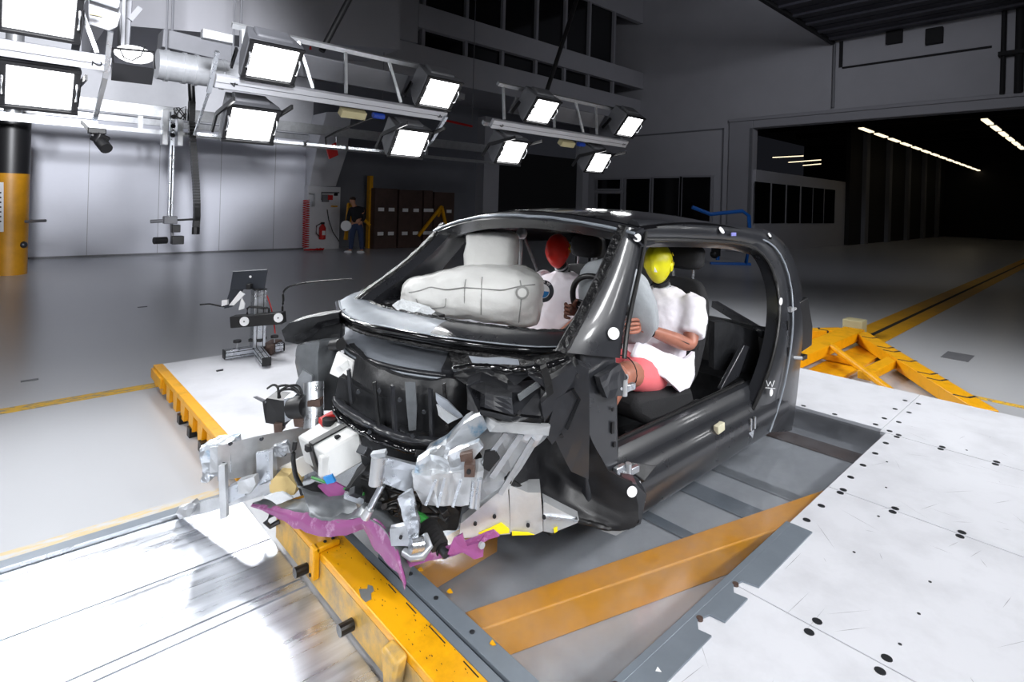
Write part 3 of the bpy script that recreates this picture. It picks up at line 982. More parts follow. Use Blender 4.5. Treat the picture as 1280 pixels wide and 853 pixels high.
# hanging camera arm, carried by the gantry rail
YA, K = 13.8, 13.8 / 8.85
pa = at(216, 140, Y=YA)
ha = thing('camera_arm', 'hanging aluminium arm carrying small cameras before the white gate', 'arm', (pa.x, YA, pa.z))
x0, zA, zE, zS = pa.x, pa.z, at(216, 300, Y=YA).z, at(216, 275, Y=YA).z
zq = at(216, 182, Y=YA).z
def ksp(a, b):
    return G().span(a, b)
ksp((x0 - .045, YA - .05, zS), (x0 + .045, YA + .05, zA)).build('post', 'alu', ha, bevel=.005)
ksp((x0 - .012, YA - .062, zS), (x0 + .012, YA - .05, zq)).build('post_slot', 'dark', ha)
for k in (-1, 1):
    ksp((x0 + k * .14 - .055, YA - .08, zq), (x0 + k * .14 + .055, YA + .16, zA + .03)).build('carriage_plate', 'alu_white', ha, bevel=.008)
for k in range(3):
    G().cyl((x0, YA - .09, zA - .11 - k * .2), (x0, YA - .05, zA - .11 - k * .2), .045).build('bolt', 'dark', ha)
G().box((x0, YA - .03, zS), (.25, .16, .16)).build('clamp_block', 'grey_box', ha, bevel=.012)
l0, l1 = at(188, 277, Y=YA), at(247, 274, Y=YA)
G().cyl(l0, l1, .022).build('cross_tube', 'black', ha)
G().cyl(l0, l0 + (l1 - l0) * .35, .038).build('flag_holder', 'grey_box', ha)
G().box((x0 + .1, YA - .06, zE + .25), (.16, .18, .16)).build('small_camera', 'black', ha, bevel=.012)
G().cyl((x0 + .03, YA, zS), (x0 + .06, YA, zE), .03).build('drop_tube', 'grey_box', ha)
G().box((x0 + .14, YA - .06, zE), (.23, .18, .18)).build('small_camera', 'black', ha, bevel=.012)
G().cyl((x0 - .06, YA - .06, zE), (x0 - .3, YA - .12, zE), .075).build('lens', 'black', ha)
# drag chain
YD2 = YA - .02
dc = thing('drag_chain', 'black drag chain hanging right of the camera arm', 'chain', (at(245, 280, Y=YD2)))
cpts = [at(px, py, Y=YD2) for px, py in ((239, 105), (240, 125), (239, 150), (241, 180), (243, 205), (245, 230), (246, 255), (246, 270), (245, 284))]
tot = []
for i in range(len(cpts) - 1):
    for k in range(7):
        tot.append(cpts[i].lerp(cpts[i + 1], k / 7))
for i, p in enumerate(tot):
    if i >= 8:
        G().box(p, (.12, .14, .06)).build('chain_link', 'black', dc)
G().tube(cpts[:3], .07, 8).build('cable_bunch', 'black', dc, smooth=60)
G().tube([cpts[-1], cpts[-1] + V((0, 0, -.16))], .08, 8).build('chain_end', 'black', dc)
G().tube([at(225 + 8 * math.cos(k), 142 + 8 * math.sin(k * 1.3) - k * .1, Y=YA - .1) for k in range(16)], .012, 5).build('cable_tangle', 'black', dc)
rp = thing('reflector_panel', 'rounded grey panel with a yellow strip right of the top left floodlight', 'panel', at(130, 15, Y=6.3))
G().prism([at(px, py, Y=6.3) for px, py in ((111, -4), (148, -4), (151, 18), (147, 33), (136, 38), (111, 30))], (0, .06, 0)).build('panel_sheet', 'beam_white', rp, bevel=.01)
G().prism([at(px, py, Y=6.28) for px, py in ((112, 15), (128, 18), (128, 21), (112, 18))], (0, .012, 0)).build('yellow_strip', 'tan', rp)
G().bar(at(111, -6, Y=6.2), at(148, 6, Y=6.2), .06, .06).build('panel_bar', 'alu_white', rp)
G().bar(at(140, 0, Y=6.35), V((at(140, 0, Y=6.35).x, 6.35, ZT)), .04, .04).build('hanger_rod', 'grey_box', rp)
# small LED flood with black flag, left of the duct
bl = at(170, 66, Y=6.6)
fl = thing('work_light', 'black framed work light hanging beside the steel duct', 'lamp', bl)
q0, q1, q2, q3 = at(141, 78, Y=6.5), at(193, 86, Y=6.5), at(190, 106, Y=6.4), at(139, 100, Y=6.4)
G().prism([q0, q1, q2, q3], (0, .02, 0)).build('black_flag', 'black', fl)
G().sph(bl + V((0, .1, 0)), (.17, .05, .09), 16).build('lamp_dome', mat('dim_lens', (1, 1, 1, 1), emit=1.2), fl)
G().bar(bl + V((-.1, .1, .05)), V((bl.x - .1, bl.y + .1, ZT)), .03, .03).build('hanger_rod', 'grey_box', fl)
G().tube([q0, at(141, 60, Y=6.5), at(192, 65, Y=6.5), q1], .012, 6).build('wire_frame', 'black', fl)
G().tube([at(150, 62, Y=6.45), at(155, 72, Y=6.45), at(165, 76, Y=6.45), at(176, 70, Y=6.45), at(181, 58, Y=6.45)], .006, 6).build('cable', 'black', fl)
# rig camera under section 2
rc = at(125, 176, Y=6.1)
cmr = thing('rig_camera', 'black camera clamped under the left rig section', 'camera', rc)
G().box(at(121, 164, Y=6.1), (.13, .08, .05)).build('clamp', 'black', cmr, bevel=.006)
G().bar(rc, P1(.5, -.6, .06), .03, .03).build('clamp_arm', 'black', cmr)
G().box(rc + V((0, 0, .02)), (.1, .1, .09), rotm(.3, .3, .5)).build('camera_body', 'black', cmr, bevel=.01)
G().cyl(rc, at(133, 186, Y=6.0), .05).build('lens', 'black', cmr, smooth=40)
# duct and brackets behind the rig
d0, d1 = at(196, 80, Y=9.5), at(300, 97, Y=9.5)
du = thing('spiral_duct', 'round galvanised duct behind the left rig', 'duct', d0)
G().cyl(d0, d1 + (d1 - d0) * .6, .22, 20).build('duct_tube', 'steel', du, smooth=40)
for t in (.08, .28, .42, .75):
    q = d0.lerp(d1, t)
    G().cyl(q, q + (d1 - d0).normalized() * .05, .235, 20).build('duct_ring', 'steel', du, smooth=40)
for t in (.1, .9):
    q = d0.lerp(d1, t)
    G().cyl(q + V((0, 0, .2)), (q.x, q.y, ZT), .015, 6).build('hanger_rod', 'grey_box', du)
ct = thing('cable_tray', 'grey box tray running above the round duct', 'tray', at(200, 50, Y=10))
G().bar(at(200, 50, Y=10), at(320, 78, Y=10), .4, .28).build('tray_body', 'grey_box', ct, bevel=.01)
for q in (at(215, 50, Y=10), at(300, 70, Y=10)):
    G().cyl(q, (q.x, q.y, ZT), .02, 6).build('hanger_rod', 'grey_box', ct)
tag(G().bar(at(252, 42, Y=8), at(290, 50, Y=8), .12, .12).build('ceiling_sensor', 'alu_white', bevel=.01), 'small pale box unit hanging left of the middle rig', 'sensor', 'pale ceiling units')
tag(G().bar(at(548, 112, Y=11), at(578, 122, Y=11), .2, .15).build('ceiling_sensor', 'alu_white', bevel=.01), 'small pale box unit hanging between middle and right rigs', 'sensor', 'pale ceiling units')
for pts, lb in ((((300, 35), (388, 55), (388, 62)), 'thin red pipe under the ceiling behind the middle rig'), (((590, 158), (478, 133)), 'thin red pipe behind the middle rig, lower one')):
    P_r = [at(px, py, Y=13.5) for px, py in pts]
    rpp = thing('red_pipe', lb, 'pipe', P_r[0], 'red pipes behind the rig')
    G().tube(P_r, .035, 8).build('pipe', 'red', rpp, smooth=40)
    for q in P_r[:2]:
        G().cyl(q, (q.x, q.y, ZT), .012, 6).build('hanger_rod', 'grey_box', rpp)
br = thing('hanging_bracket', 'grey steel bracket hanging beside the beam numbered 2', 'bracket', at(150, 30, Y=7))
G().prism([at(148, 0, Y=7), at(166, 0, Y=7), at(162, 60, Y=7), at(150, 60, Y=7)], (0, .15, 0)).build('bracket_plate', 'grey_box', br, bevel=.01)
q = at(157, 2, Y=7.07)
G().bar(q, (q.x, q.y, ZT), .1, .1).build('hanger_post', 'grey_box', br)
G().bar(at(162, 25, Y=7), at(175, 10, Y=7), .05, .05).build('bracket_brace', 'grey_box', br)
# grey big soffits under the ceiling, left
struct('trim_4', G().prism([at(135, 30, Y=13), at(500, 62, Y=13), at(500, -60, Y=13), at(135, -60, Y=13)], (0, 4.7, 0)), 'wall')
sd = at(505, 70, Y=13.2)

# yellow-black post at the left edge
pb = at(14, 343, Z=FZ)
pr = (at(29, 343, D=pb.dot(FW)) - at(0, 343, D=pb.dot(FW))).length * .62
po = thing('bollard_post', 'round post with black upper and yellow lower half, left frame edge', 'post', V((pb.x, pb.y, FZ)) - RT * pr * .2)
pc = V((pb.x, pb.y, FZ)) - RT * pr * .2
zs = at(14, 217, D=pc.dot(FW)).z
G().cyl(pc, (pc.x, pc.y, zs), pr, 24).build('yellow_half', 'amber', po, smooth=40)
G().cyl((pc.x, pc.y, zs), (pc.x, pc.y, at(14, 148, D=pc.dot(FW)).z), pr, 24).build('black_half', 'black', po, smooth=40)
G().cyl((pc.x, pc.y, at(14, 148, D=pc.dot(FW)).z), (pc.x, pc.y, at(14, 148, D=pc.dot(FW)).z + 1.8), pr * .5, 16).build('upper_tube', 'alu_white', po, smooth=40)
D0 = pc.dot(FW) - pr * 1.02
G().prism([at(-8, 228, D=D0), at(4, 228, D=D0), at(4, 290, D=D0), at(-8, 290, D=D0)], FW * .01).build('notice_plate', 'sticker', po)
for k in range(7):
    G().prism([at(-6, 240 + k * 6, D=D0 - .004), at(1.5, 240 + k * 6, D=D0 - .004), at(1.5, 242 + k * 6, D=D0 - .004), at(-6, 242 + k * 6, D=D0 - .004)], FW * .003).build('printed_line', 'dark', po)
q = at(32, 277, D=pc.dot(FW))
G().cyl(q, at(57, 276, D=pc.dot(FW)), .03).build('side_lever', 'grey_box', po)
q = at(29, 306, D=pc.dot(FW))
G().sph(q, .07).build('side_knob', 'bolt', po, smooth=60)

# services on the white column
YC = YB - .36
def wall_box(name, p, w_, h_, m, label, cat, d=.1):
    c = at(*p, Y=YC)
    return tag(G().span((c.x - w_ / 2, YC - d, c.z - h_ / 2), (c.x + w_ / 2, YC, c.z + h_ / 2)).build(name, m, bevel=.01), label, cat)
wall_box('control_panel', (406, 248), .22, .24, 'grey_box', 'small grey control panel on the white column', 'panel')
wall_box('emergency_switch', (411, 247), .16, .16, 'red', 'red emergency switch on the white column', 'switch', .14)
wall_box('status_lamp', (419, 243), .1, .1, 'dark', 'small dark status unit right of the red switch', 'unit')
wall_box('tag_strip', (417, 258), .2, .05, 'yellow', 'small yellow tag under the red switch', 'tag')
tag(G().tube([at(402, 250, Y=YC - .06), at(402, 241, Y=YC - .06), at(424, 241, Y=YC - .06)], .025, 8).build('conduit', 'grey_box', smooth=40), 'grey conduit over the red switch on the column', 'pipe')
tag(G().tube([at(409, 262, Y=YC - .05), at(411, 275, Y=YC - .05), at(416, 290, Y=YC - .05), at(424, 302, Y=YC - .05)], .014, 6).build('cable', 'black', smooth=60), 'thin black cable drooping down the white column', 'cable')
ec = at(403, 290, Y=YC - .12)
fe = thing('fire_extinguisher', 'red fire extinguisher hanging on the white column', 'extinguisher', ec)
G().lathe((ec.x, ec.y, ec.z - .25), (0, 0, 1), [(.03, 0), (.1, .01), (.105, .05), (.105, .38), (.06, .46), (.035, .5)], 16).build('bottle', 'red', fe, smooth=50)
G().box((ec.x, ec.y, ec.z + .28), (.12, .06, .07)).build('valve', 'black', fe, bevel=.01)
G().tube([(ec.x - .05, ec.y, ec.z + .28), (ec.x - .2, ec.y, ec.z + .2), (ec.x - .2, ec.y, ec.z - .05), (ec.x - .1, ec.y - .02, ec.z - .15)], .018, 6).build('hose', 'black', fe, smooth=60)
G().box((ec.x, ec.y - .1, ec.z - .03), (.1, .02, .14)).build('label_plate', 'sticker', fe)
ch0, ch1 = at(383, 250, Y=YC - .25), at(382, 310, Y=YC - .25)
n = 300
tag(G().tube([ch0.lerp(ch1, k / n) + V((.1 * math.cos(k * 2 * PI / 14), .06 * math.sin(k * 2 * PI / 14), 0)) for k in range(n)], .014, 5).build('coil_hose', 'red', smooth=60),
    'red spiral air hose hanging beside the white column', 'hose')
hc = at(392, 313, Z=FZ + .03)
tag(G().tube([hc + V((.22 * math.cos(k * .5) + .1 * math.sin(k * .13), .14 * math.sin(k * .5), .004 * (k % 13))) for k in range(60)], .025, 5).build('hose_loop', 'red', smooth=60),
    'coils of red hose lying on the floor at the white column', 'hose')
tag(G().tube([at(386, 242, Y=YC - .05), at(393, 243, Y=YC - .08), at(393, 252, Y=YC - .08)], .03, 8).box(at(391, 255, Y=YC - .08), (.1, .1, .16)).build('air_valve', 'steel', smooth=40), 'grey air valve over the red spiral hose', 'valve')
tag(G().prism([at(408, 184, Y=13.96), at(420, 178, Y=13.96), at(423, 194, Y=13.96), at(412, 199, Y=13.96)], (0, .06, 0)).build('red_bracket', 'red'), 'small red bracket on the rail before the white column', 'bracket')
tag(G().tube([P2(3.20, -.13, .03), at(438, 158, Y=5.9), at(420, 165, Y=6.05), at(407, 172, Y=6.15), P2(2.75, -.64, .1)], .012, 6).build('cable', 'black', smooth=60), 'black cable hanging from the blue plug of the middle rig', 'cable')

# yellow carts, racks and the person in the recess
def cart(px0, px1, pyt, pyb, label):
    a, b = at(px0, pyb, Z=FZ), at(px1, pyb, Z=FZ)
    zt_ = at(px0, pyt, X=a.x).z
    t = thing('yellow_cart', label, 'cart', (a.x, a.y, FZ), 'yellow carts in the recess')
    d = (b - a)
    n_ = V((-d.y, d.x, 0)).normalized()
    for z in (zt_, FZ + (zt_ - FZ) * .35):
        for o in (0, .8):
            G().bar(a + n_ * o + UP * (z - FZ), b + n_ * o + UP * (z - FZ), .09, .09).build('cart_rail', 'yellow', t)
        for k in (0, 1):
            G().bar(a + d * k + UP * (z - FZ), a + d * k + n_ * .8 + UP * (z - FZ), .09, .09).build('cart_rail', 'yellow', t)
    for k in (.06, .94):
        for o in (0, .8):
            G().bar(a + d * k + n_ * o, a + d * k + n_ * o + UP * (zt_ - FZ + .05), .12, .12).build('cart_leg', 'yellow', t)
    return t, a, b, n_
cart(462, 512, 288, 302, 'yellow steel cart standing right of the person')
cart(528, 552, 286, 297, 'yellow steel cart partly behind the windscreen frame')
for k, (pts, lb) in enumerate(((((432, 300), (436, 255), (462, 282)), 'yellow tripod frame behind the person'), (((523, 295), (552, 258), (560, 295)), 'yellow tripod frame behind the second cart'))):
    A = [at(*p, Y=16.8) for p in pts]
    t = thing('tripod_frame', lb, 'frame', (A[0].x, A[0].y, FZ), 'yellow tripod frames in the recess')
    for (p, q) in ((A[0], A[1]), (A[1], A[2]), (A[1], A[2] + V((-.3, .7, 0)))):
        G().bar(V(p), V(q), .09, .09).build('tripod_bar', 'yellow', t)
for k, (p0, p1, pt) in enumerate(((468, 497, 235), (498, 528, 237), (529, 541, 238), (542, 568, 240))):
    a, b = at(p0, 290, Y=17.0), at(p1, 290, Y=17.0)
    t = thing('storage_rack', ('dark brown rack with pale tags, leftmost of the row', 'dark brown rack with pale tags, second from the left', 'narrow dark rack between two wider racks', 'dark rack at the right end of the row')[k], 'rack', (a.x, 17.2, FZ), 'dark racks in the recess')
    G().span((a.x, 17.0, FZ), (b.x - .04, 17.6, at(p0, pt, Y=17.0).z)).build('rack_body', 'wood_dark', t, bevel=.01)
    for (fx, fy) in ((.25, .35), (.7, .35), (.25, .75), (.7, .75)):
        zz = at(p0, pt, Y=17).z
        G().box((a.x + (b.x - a.x) * fx, 16.99, FZ + (zz - FZ) * (1 - fy)), (.22, .02, .12)).build('paper_tag', 'sticker', t)
tag(G().span((at(463, 270, Y=17.2).x, 17.3, FZ), (at(467, 270, Y=17.2).x, 17.5, 2.3)).build('yellow_upright', 'yellow'), 'yellow upright bar beside the dark racks', 'bar')

pf = at(445, 317, Z=FZ)
ps = thing('person', 'person in dark sweater and jeans standing with head bowed', 'person', pf)
def L(u, v, z):          # u to the picture's right, v away
    return V((pf.x, pf.y, FZ)) + RT * u + FW * v + UP * z
ch = [[(L(0, 0, .93), (.15, .12)), (L(0, 0, 1.1), (.15, .11)), (L(-.02, -.02, 1.32), (.19, .13)), (L(-.06, -.04, 1.43), (.1, .09)), (L(-.1, -.06, 1.5), (.055, .055)), (L(-.13, -.08, 1.6), (.095, .1)), (L(-.15, -.1, 1.7), (.075, .08))],
      [0, (L(-.1, 0, .85), .1), (L(-.14, -.02, .5), .075), (L(-.17, 0, .1), .05), (L(-.24, -.04, .05), .04)],
      [0, (L(.1, .02, .85), .1), (L(.13, .05, .5), .075), (L(.16, .08, .1), .05), (L(.1, .0, .05), .04)],
      [2, (L(-.2, 0, 1.36), .07), (L(-.26, -.05, 1.1), .05), (L(-.22, -.18, .92), .04), (L(-.2, -.25, .86), .035)],
      [2, (L(.18, 0, 1.36), .07), (L(.22, -.02, 1.1), .05), (L(.16, -.15, .95), .04), (L(.1, -.2, .9), .035)]]
skin('body', ch, 'face', ps)
skin('sweater', [[(L(0, 0, .9), (.165, .13)), (L(0, 0, 1.1), (.17, .125)), (L(-.02, -.02, 1.33), (.205, .145)), (L(-.06, -.04, 1.44), (.09, .09))],
                 [2, (L(-.2, 0, 1.36), .085), (L(-.26, -.05, 1.1), .062), (L(-.23, -.16, .95), .05)], [2, (L(.18, 0, 1.36), .085), (L(.22, -.02, 1.1), .062), (L(.17, -.13, .97), .05)]], 'sweater', ps)
skin('jeans', [[(L(0, 0, .98), (.16, .13)), (L(0, 0, .88), (.165, .13))], [1, (L(-.1, 0, .8), .11), (L(-.14, -.02, .5), .088), (L(-.17, 0, .1), .07)], [1, (L(.1, .02, .8), .11), (L(.13, .05, .5), .088), (L(.16, .08, .1), .07)]], 'jeans', ps)
G().sph(L(-.14, -.06, 1.68), (.1, .105, .075), 14).build('hair', 'hair', ps, smooth=60)
for q in ((-.25, -.05), (.12, .0)):
    G().sph(L(q[0] + .02, q[1], .045), (.13, .07, .05), 12, rotm(0, 0, YAW - PI / 2)).build('shoe', 'sticker', ps, smooth=60)
tag(G().disc(L(-.24, -.3, .86), FW, .16, .06, 20).build('white_disc', 'sticker', bevel=.01), 'round white disc held at the hip by the person', 'disc')

# blue hoist right of the car
hb = thing('blue_hoist', 'blue bent-tube hoist frame standing before the door wall', 'hoist', at(930, 330, Z=FZ))
HB = lambda px, py: at(px, py, D=17.0)
for pts in (((865, 259), (888, 268), (928, 264), (936, 270), (938, 300), (932, 331)), ((888, 330), (938, 331)), ((897, 325), (897, 300))):
    G().tube([HB(*p) for p in pts], .06, 8).build('hoist_tube', 'blue', hb, smooth=40)
for p in ((893, 300), (893, 318)):
    G().sph(HB(*p), .13).build('hoist_motor', 'black', hb, smooth=60)
G().box(HB(895, 310), (.2, .2, .5)).build('hoist_box', 'dark', hb)
# ------------------------------------------------------------------ the car body
car = thing('car_body', 'stripped black car body with torn-off front standing on the clear plate', 'car', (2.9, 2.3, 0))
MIR = lambda p: V((p.x - .06 * (2.3 - p.y) * 2 * .55, 4.6 - p.y, p.z - .05 * max(0, p.z) / 1.4))


def ys_(pts):            # (px, py, Y) -> points
    return [at(a, b, Y=c) for a, b, c in pts]


def resample(pts, n):
    d = [0]
    for i in range(len(pts) - 1):
        d.append(d[-1] + (pts[i + 1] - pts[i]).length)
    o = []
    for k in range(n):
        q = d[-1] * k / (n - 1)
        i = 0
        while i < len(d) - 2 and d[i + 1] < q:
            i += 1
        o.append(pts[i].lerp(pts[i + 1], (q - d[i]) / max(1e-6, d[i + 1] - d[i])))
    return o


def smooth(pts, it=2):
    for _ in range(it):
        pts = [pts[0]] + [(pts[i - 1] + pts[i] * 2 + pts[i + 1]) / 4 for i in range(1, len(pts) - 1)] + [pts[-1]]
    return pts


def band(A, B, n=16, m_=5, bulge=0., out=V((0, -1, 0)), thick=.08, step=0.):
    """solid panel between two edge curves, bulged outwards, thickness inwards"""
    A, B = smooth(resample(A, n)), smooth(resample(B, n))
    rows = []
    for i in range(n):
        r = []
        for j in range(m_):
            t = j / (m_ - 1)
            r.append(A[i].lerp(B[i], t) + out * (bulge * math.sin(PI * t)))
        rows.append(r)
    return G().grid(rows, -out * thick)


def both(fn, name, m, **k):
    """near part and its mirrored far part"""
    g = fn()
    o = g.build(name, m, car, **k)
    h = G()
    h.v = [MIR(p) for p in g.v]
    h.f = g.f
    h.build(name, m, car, **k)
    return o


def shard(name, poly, D, m, t=.03, cr=.006, cs=14, wn=2, bevel=0, dl=None, **k):
    pts = [at(p[0], p[1], D=p[2] if len(p) > 2 else D) for p in poly]
    return G().prism(pts, (FW if dl is None else dl) * t).build(name, m, car, crumple=cr, cs=cs, wn=wn, bevel=bevel, **k)

# roof
def xf(y):
    t = (y - 1.58) / 1.44
    return 2.30 + (2.17 - 2.30) * t - .10 * math.sin(PI * t)
def roofpt(y, v, dz=0):
    t = (y - 1.58) / 1.44
    x0 = xf(y)
    x = x0 + (3.86 - x0) * v
    z = 1.415 - .07 * t + .09 * (1 - (2 * t - 1) ** 2) + .035 * math.sin(PI * min(1, v * 1.1 + .05)) - .075 * v * v
    return V((x, y, z + dz))
NR = 22
G().grid([[roofpt(1.58 + 1.44 * i / NR, j / NR) for j in range(NR + 1)] for i in range(NR + 1)], (0, 0, -.02)).build('roof_panel', 'carbon_gloss', car, smooth=50)
G().grid([[roofpt(1.66 + 1.28 * i / NR, j / 12, -.05) for j in range(13)] for i in range(NR + 1)], (0, 0, -.008)).build('roof_lining', 'carbon_matt', car, smooth=50)
# windscreen header
hp = [roofpt(1.56 + 1.48 * i / 14, 0, -.035) + V((-.02, 0, 0)) for i in range(15)]
G().grid([[p + V((.03, 0, .032)), p + V((-.045, 0, .012)), p + V((-.05, 0, -.0)), p + V((.03, 0, -.05)), p + V((.13, 0, -.035))] for p in hp], (.0, 0, -.012)).build('windscreen_header', 'carbon', car, smooth=40)
G().tube([p + V((-.047, 0, .008)) for p in hp], .008, 6).build('header_flange', 'cowl_grey', car, crumple=.004, cs=40, wn=1)
# A pillars
Aa = ys_([(776, 283, 1.62), (762, 318, 1.6), (745, 355, 1.57), (728, 388, 1.54), (711, 418, 1.51), (699, 440, 1.50)])
Ab = ys_([(803, 290, 1.60), (799, 318, 1.575), (792, 350, 1.54), (784, 385, 1.51), (778, 415, 1.48), (775, 448, 1.465)])
both(lambda: band(Aa, Ab, 14, 5, .025, V((-.5, -.8, .2)).normalized(), .07), 'windscreen_pillar', 'carbon', smooth=40)
both(lambda: G().sweep([p + V((-.012, -.02, .0)) for p in smooth(resample(Aa, 14))], [(-.02, -.008), (.02, -.008), (.02, .01), (-.02, .01)]), 'pillar_glue', 'glue', crumple=.004, cs=50)
both(lambda: G().tube([p + V((.01, -.015, .0)) for p in smooth(resample(Ab, 14))], .011, 8), 'door_seal', 'rubber', smooth=40)
# roof rails
Ra = ys_([(790, 274, 1.62), (850, 277, 1.60), (910, 281, 1.60), (940, 285, 1.60), (962, 291, 1.60)])
Rb = ys_([(800, 300, 1.60), (850, 300, 1.585), (900, 302, 1.585), (925, 304, 1.60), (950, 312, 1.60)])
both(lambda: band(Ra, Rb, 14, 5, .03, V((0, -.8, .6)).normalized(), .07), 'roof_rail', 'carbon', smooth=40)
both(lambda: G().tube([p + V((0, -.004, .0)) for p in resample(Rb, 12)], .010, 8), 'door_seal', 'rubber', smooth=40)
# rear pillars
Ci = ys_([(922, 303, 1.61), (944, 310, 1.60), (958, 325, 1.57), (968, 348, 1.54), (973, 378, 1.50), (971, 415, 1.48), (962, 455, 1.47), (950, 488, 1.47), (938, 512, 1.475)])
Cm = ys_([(940, 296, 1.61), (962, 303, 1.585), (976, 322, 1.55), (984, 348, 1.52), (988, 380, 1.485), (987, 418, 1.46), (981, 460, 1.45), (972, 500, 1.45), (958, 540, 1.45)])
Cx = ys_([(955, 286, 1.62), (976, 297, 1.60), (992, 320, 1.58), (1002, 350, 1.55), (1005, 385, 1.52), (1004, 420, 1.49), (1000, 460, 1.47), (996, 500, 1.455), (990, 538, 1.45)])
both(lambda: band(Ci, Cm, 20, 4, .012, thick=.07), 'rear_pillar_frame', 'carbon', smooth=40)
both(lambda: band(Cm, Cx, 20, 5, .018, thick=.12), 'rear_pillar', 'carbon', smooth=40)
both(lambda: G().tube([p + V((0, -.012, 0)) for p in smooth(resample(Ci, 20))], .012, 8), 'door_seal', 'rubber', smooth=40)
both(lambda: G().tube([p + V((.012, -.016, 0)) for p in smooth(resample(Cm, 20))], .006, 6), 'panel_edge', 'cowl_grey', smooth=40)
# rear ring: the hatch frame at the tail
def ring():
    g = G()
    pts = [V((3.95, 1.72, 1.30)), V((4.05, 1.68, 1.12)), V((4.12, 1.64, .92)), V((4.12, 1.62, .70)), V((4.05, 1.62, .45))]
    return g.sweep(pts, [(-.03, -.05), (.03, -.05), (.03, .05), (-.03, .05)])
both(ring, 'hatch_frame', 'carbon', smooth=40)
rl = ys_([(1000, 378, 1.49), (1010, 372, 1.5), (1016, 408, 1.5), (1015, 432, 1.5), (1003, 440, 1.49)])
G().prism(rl, (.02, .12, 0)).build('rear_lamp_box', 'black', car, bevel=.006)
G().box(at(1001, 446, Y=1.5), (.08, .06, .03)).build('rear_clip', 'black', car)
G().span((4.18, 1.58, .2), (4.3, 3.0, .62)).build('tail_crossmember', 'carbon_matt', car, bevel=.02)
G().span((3.85, 1.6, 1.29), (4.0, 3.0, 1.34)).build('roof_crossmember', 'carbon_matt', car, bevel=.01)
# sills
SP = [(1.475, .075), (1.44, .12), (1.43, .22), (1.445, .285), (1.485, .325), (1.505, .335), (1.52, .37), (1.545, .395), (1.585, .40), (1.61, .38), (1.62, .30), (1.62, .08)]
def sill():
    rings = []
    for k in range(13):
        x = 2.02 + 1.82 * k / 12
        lift = .02 * (k / 12)
        rings.append([V((x, y, z + lift)) for y, z in SP])
    return G().loft(rings)
both(sill, 'sill', 'carbon', smooth=35)
both(lambda: G().tube([V((2.1 + 1.4 * k / 10, 1.585, .405 + .018 * k / 10)) for k in range(11)], .011, 8), 'door_seal', 'rubber', smooth=40)
G().prism([V((2.1, 1.49, .333)), V((2.16, 1.5, .335)), V((2.3, 1.455, .29)), V((2.18, 1.44, .26))], (0, -.015, .01)).build('sill_wedge', 'carbon_matt', car, bevel=.004)
G().box(at(899, 535, Y=1.45), (.075, .03, .045), rotm(0, -.1, 0)).build('foam_block', mat('beige_block', s(206, 202, 176), .7), car, bevel=.004)
p = at(936, 536, Y=1.45)
dr = G().prism([p + V((-.05, 0, 0)), p + V((.05, 0, .005)), p + V((.0, -.01, -.05))], (0, -.015, 0)).tube([p + V((-.02, -.02, 0)), p + V((-.02, -.02, .07))], .008, 8).tube([p + V((.03, -.02, 0)), p + V((.03, -.02, .07))], .008, 8)
dr.build('lashing_eye', 'alu', car, smooth=40)
# hinge pillar with bracket plates
both(lambda: G().loft([[V((1.84, 1.462, .18)), V((2.06, 1.455, .10)), V((2.06, 1.60, .10)), V((1.84, 1.60, .18))],
                       [V((1.815, 1.468, .45)), V((2.035, 1.462, .40)), V((2.035, 1.60, .40)), V((1.815, 1.60, .45))],
                       [V((1.80, 1.475, .75)), V((2.02, 1.47, .74)), V((2.02, 1.6, .74)), V((1.80, 1.6, .75))],
                       [V((1.79, 1.49, .93)), V((2.01, 1.48, .93)), V((2.01, 1.6, .93)), V((1.79, 1.6, .93))]]), 'hinge_pillar', 'carbon', bevel=.014)
hpl = ys_([(742, 470, 1.462), (768, 452, 1.46), (777, 470, 1.458), (770, 492, 1.455), (752, 497, 1.455)])
G().prism(hpl, (0, -.03, 0)).build('dented_gusset', 'carbon', car, crumple=.006, cs=16, wn=3)
for (px, py, lb) in ((776, 484, 'upper'), (781, 588, 'lower')):
    c = at(px, py, Y=1.445)
    hg = G().span((c.x - .07, 1.435, c.z - .03), (c.x + .0, 1.458, c.z + .03)).build('door_hinge', 'alu', car, bevel=.004)
    G().cyl((c.x + .005, 1.43, c.z - .035), (c.x + .005, 1.43, c.z + .035), .014).build('hinge_pin', 'steel', hg, smooth=40)
    G().span((c.x + .01, 1.415, c.z - .018), (c.x + .07, 1.435, c.z + .012)).build('hinge_leaf', 'alu', hg, bevel=.003)
    for k in (-.05, -.022):
        G().cyl((c.x + k, 1.425, c.z), (c.x + k, 1.437, c.z), .009, 8).build('bolt', 'steel', hg)
for (px, py, w_, h_) in ((766, 535, .018, .05), (766, 512, .012, .014), (768, 556, .016, .02), (757, 480, .012, .012)):
    c = at(px, py, Y=1.4595)
    G().box(c, (w_, .006, h_)).build('pillar_hole', 'dark', car)
for (px, py, y) in ((985, 440, 1.455), (985, 407, 1.46), (983, 515, 1.448)):
    c = at(px, py, Y=y)
    G().box(c, (.02, .01, .06)).build('pillar_slot', 'dark', car)
c = at(988, 387, Y=1.47)
G().box(c, (.05, .03, .03)).cyl(c + V((.02, -.01, 0)), c + V((.06, -.01, .0)), .01).build('lock_striker', 'steel', car)
c = at(990, 447, Y=1.46)
G().cyl(c, c + V((.04, -.05, 0)), .012).build('stud', 'steel', car)
